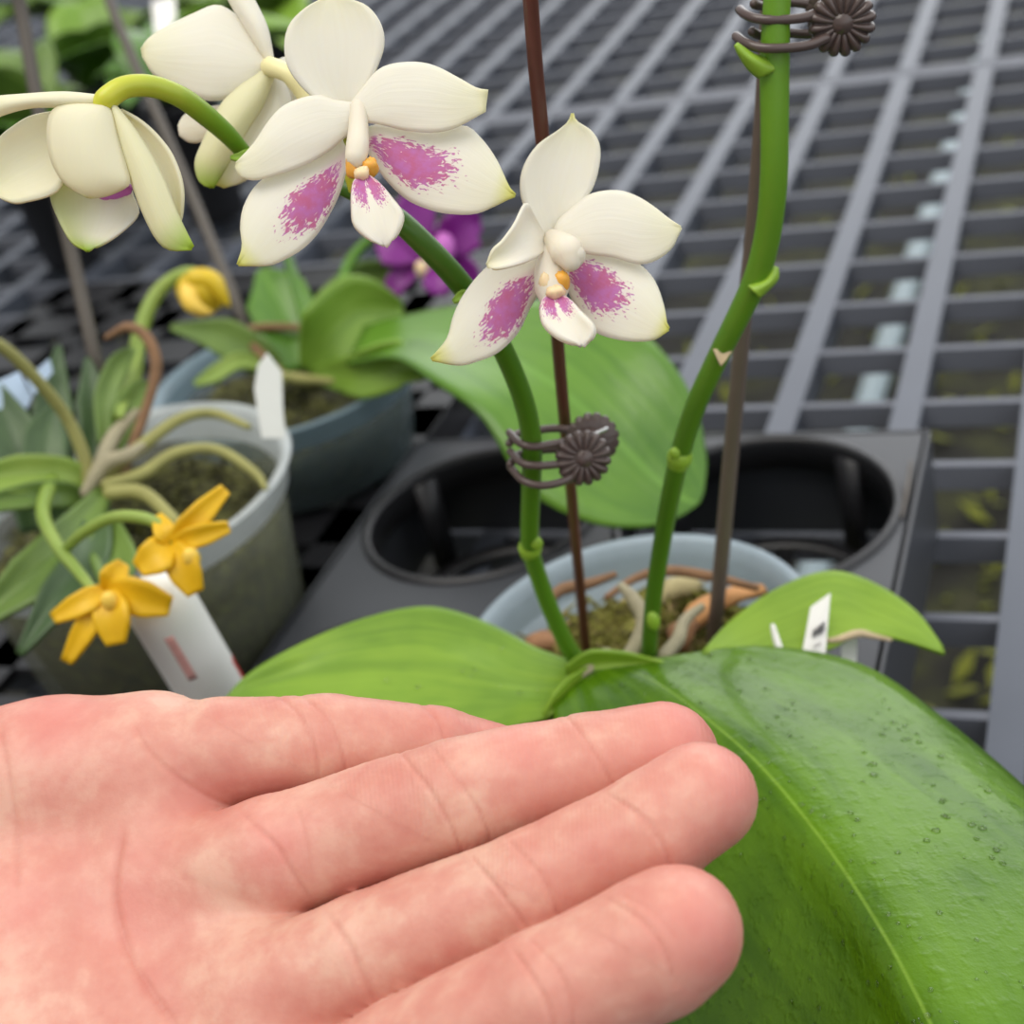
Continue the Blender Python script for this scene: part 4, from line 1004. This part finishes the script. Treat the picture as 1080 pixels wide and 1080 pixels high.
# skin creases: grooves along the flexion lines on the palm side
px = 540 + f * V[:, 0] / V[:, 2]; py = 540 + f * V[:, 1] / V[:, 2]
facing = -(Nr * V).sum(1) / np.linalg.norm(V, axis=1)
if np.mean(facing[V[:, 2] < 23]) < 0: Nr = -Nr; facing = -facing; Q = [q[::-1] for q in Q]
creases = [ # (points, depth cm, half width px, finger depth range)
 ([(140,758),(165,800),(205,832),(250,854)], .035, 4, 'pinky'), ([(288,730),(318,757),(333,795),(336,822)], .04, 3, 'pinky'), ([(312,730),(347,760),(362,800),(364,815)], .035, 3, 'pinky'), ([(438,735),(462,762),(470,785)], .035, 3, 'pinky'),
 ([(255,858),(292,893),(312,925),(330,950)], .035, 4, 'ring'), ([(312,850),(322,880),(330,925)], .015, 3, 'ring'), ([(418,790),(450,828),(476,872),(488,902)], .04, 3, 'ring'), ([(452,785),(492,835),(512,870),(517,890)], .035, 3, 'ring'), ([(588,745),(622,785),(640,815),(648,832)], .04, 3, 'ring'),
 ([(345,962),(370,1000),(392,1050),(402,1075)], .035, 5, 'middle'), ([(495,900),(525,937),(552,972),(562,990)], .04, 3, 'middle'), ([(535,885),(570,922),(586,955),(592,975)], .035, 3, 'middle'), ([(640,838),(672,858),(698,890),(710,920)], .04, 3, 'middle'), ([(655,845),(690,870),(708,905)], .018, 2.5, 'middle'),
 ([(540,1000),(562,1030),(580,1065),(588,1110)], .04, 3.5, 'index'), ([(558,990),(588,1022),(602,1058),(606,1100)], .03, 3, 'index'), ([(642,950),(678,972),(702,1005),(712,1040)], .04, 3, 'index'), ([(655,945),(692,965),(715,995)], .018, 3, 'index'),
 ([(132,872),(120,915),(118,955),(130,995),(155,1040),(190,1090)], .05, 6, None), ([(-2,760),(8,810),(18,870),(20,950)], .03, 5, None), ([(140,870),(165,905),(215,935),(270,950)], .012, 9, None)]
disp = np.zeros(nv); cre = np.zeros(nv)
front = facing > -.1
for P, dep, wd_, _ in creases:
    C2 = crv(P, 60); dmin = np.full(nv, 1e9); tm = np.zeros(nv)
    sel = np.where(front & (px > C2[:, 0].min() - 40) & (px < C2[:, 0].max() + 40) & (py > C2[:, 1].min() - 40) & (py < C2[:, 1].max() + 40))[0]
    dd = np.sqrt((px[sel][:, None] - C2[None, :, 0]) ** 2 + (py[sel][:, None] - C2[None, :, 1]) ** 2)
    m = dd.min(1); t_ = dd.argmin(1) / 59.0
    ends = np.clip(np.minimum(t_, 1 - t_) * 6 + .25, 0, 1)
    if _ is not None:     # only the finger it belongs to
        segs = fingers[_]; bd_ = np.full(len(sel), 1e9); other = np.full(len(sel), 1e9)
        for nm, ch in fingers.items():
            for (p0, d0, r0), (p1, d1, r1) in zip(ch[:-1], ch[1:]):
                a, b = cam_pt(*p0, d0), cam_pt(*p1, d1); ba = b - a; t2 = np.clip(((V[sel] - a) @ ba) / (ba @ ba), 0, 1)
                q = np.linalg.norm(V[sel] - a - t2[:, None] * ba, axis=1) - (r0 + (r1 - r0) * t2)
                if nm == _: bd_ = np.minimum(bd_, q)
                else: other = np.minimum(other, q)
        ends = ends * (bd_ < other + .03)
    wd_ *= .8; dep *= .62
    g = np.exp(-(m / wd_) ** 2) * ends
    bul = np.exp(-(m / (wd_ * 4)) ** 2) * ends
    disp[sel] -= dep * g; disp[sel] += dep * .22 * (bul - g)
    cre[sel] = np.maximum(cre[sel], np.exp(-(m / (wd_ * .75)) ** 2) * ends * min(1, dep / .035))
# pads: a soft swell at the middle of every finger segment, and knuckle pads on the palm
for c, r, h in [((250,785),60,.05),((400,775),45,.05),((520,785),45,.05),((385,850),55,.05),((560,815),48,.05),((690,785),50,.06),((450,965),60,.05),((630,895),48,.05),((742,835),48,.07),((480,1080),65,.05),((640,1010),55,.05),((722,970),55,.07),
                ((90,800),75,.05),((230,900),60,.05),((60,900),60,.05),((300,1020),60,.06)]:
    q = (px - c[0]) ** 2 + (py - c[1]) ** 2
    disp += np.where(facing > .1, h * np.exp(-q / r ** 2), 0)
disp -= np.where(facing > .1, .16 * np.exp(-(((px - 150) / 75) ** 2 + ((py - 965) / 75) ** 2)), 0)      # hollow of the palm
V = V + Nr * disp[:, None]
# fingertip flush and ridge phase
pink = np.zeros(nv)
for c, r in [((715,770),55),((770,830),55),((750,975),60),((540,775),45),((60,760),70),((125,950),55),((300,890),50),((20,950),50)]:
    pink = np.maximum(pink, .5 * np.exp(-(((px - c[0]) / r) ** 2 + ((py - c[1]) / r) ** 2)))
ridge = np.zeros(nv)
def rp(c, per): return 2 * math.pi * np.sqrt((px - c[0]) ** 2 + (py - c[1]) ** 2) / per
ridge = np.where(py < 720 + .55 * (px - 150), rp((-200, 900), 5.0), 0) * (px > 180)
V = V * HS
Vw = CAM + V[:, :1] * CX + V[:, 1:2] * CY + V[:, 2:3] * F
hand = mk('person', Vw, Q, MAT['skin'], attrs={'pink': pink, 'crease': cre, 'ridge': ridge})
tag(hand, 'person reaching in with an open hand, palm up, in front of the white orchid', 'person')
print('hand verts', nv)

# ------------------------------------------------------------------ light, sky, camera
w = bpy.data.worlds.new('World'); SC.world = w; w.use_nodes = True
nt = w.node_tree; bg = nt.nodes['Background']
tc = nt.nodes.new('ShaderNodeTexCoord'); sx = nt.nodes.new('ShaderNodeSeparateXYZ'); nt.links.new(tc.outputs['Generated'], sx.inputs[0])
rp_ = nt.nodes.new('ShaderNodeValToRGB'); mr = nt.nodes.new('ShaderNodeMapRange'); mr.inputs[1].default_value = -1; mr.inputs[2].default_value = 1
nt.links.new(sx.outputs[2], mr.inputs[0]); nt.links.new(mr.outputs[0], rp_.inputs[0])
e = rp_.color_ramp.elements
e[0].position = .47; e[0].color = (.16, .17, .15, 1); e[1].position = 1.0; e[1].color = (1.0, 1.0, 1.0, 1)
x = e.new(.52); x.color = (.66, .68, .68, 1); x = e.new(.60); x.color = (.92, .96, 1.0, 1)
mz = nt.nodes.new('ShaderNodeMapRange'); mz.inputs[1].default_value = -.6; mz.inputs[2].default_value = .7; mz.inputs[3].default_value = .42; mz.inputs[4].default_value = 1.3
nt.links.new(sx.outputs[0], mz.inputs[0])
mm = nt.nodes.new('ShaderNodeVectorMath'); mm.operation = 'SCALE'; nt.links.new(rp_.outputs[0], mm.inputs[0]); nt.links.new(mz.outputs[0], mm.inputs['Scale'])
dt = nt.nodes.new('ShaderNodeVectorMath'); dt.operation = 'DOT_PRODUCT'; nt.links.new(tc.outputs['Generated'], dt.inputs[0]); dt.inputs[1].default_value = (.43, .86, .27)
lb = nt.nodes.new('ShaderNodeMapRange'); lb.interpolation_type = 'SMOOTHSTEP'; lb.inputs[1].default_value = .80; lb.inputs[2].default_value = .99; lb.inputs[3].default_value = 0; lb.inputs[4].default_value = 1.3
nt.links.new(dt.outputs['Value'], lb.inputs[0])
ad = nt.nodes.new('ShaderNodeVectorMath'); ad.operation = 'ADD'; nt.links.new(mm.outputs[0], ad.inputs[0])
cz = nt.nodes.new('ShaderNodeCombineXYZ')
for i in range(3): nt.links.new(lb.outputs[0], cz.inputs[i])
nt.links.new(cz.outputs[0], ad.inputs[1])
nt.links.new(ad.outputs[0], bg.inputs[0])          # sky is brighter to the right; bright lobe added at back right for sheen; bg.inputs[1].default_value = .92

def sun(name, energy, angle, frm, col):
    l = bpy.data.lights.new(name, 'SUN'); l.energy = energy; l.angle = math.radians(angle); l.color = col
    o = bpy.data.objects.new(name, l); COL.objects.link(o)
    from mathutils import Vector
    o.rotation_euler = Vector(frm).to_track_quat('Z', 'Y').to_euler(); o.location = (0, 0, 2); return o
sun('sun', 1.7, 45, (-.34, -.14, 1.0), (1.0, .95, .86))

cam = bpy.data.cameras.new('camera'); co = bpy.data.objects.new('camera', cam); COL.objects.link(co)
from mathutils import Matrix
Mx = Matrix(((CX[0], -CY[0], -F[0], 0), (CX[1], -CY[1], -F[1], 0), (CX[2], -CY[2], -F[2], HC * .01), (0, 0, 0, 1)))
co.matrix_world = Mx
cam.sensor_width = 36; cam.lens = 36 * f / 1080; cam.clip_start = .01; cam.clip_end = 100
cam.dof.use_dof = True; cam.dof.focus_distance = .268; cam.dof.aperture_fstop = cam.lens / 3.2
SC.camera = co
vs = SC.view_settings; vs.view_transform = 'Standard'; vs.look = 'None'; vs.exposure = 0.17; vs.gamma = 1; vs.use_curve_mapping = False
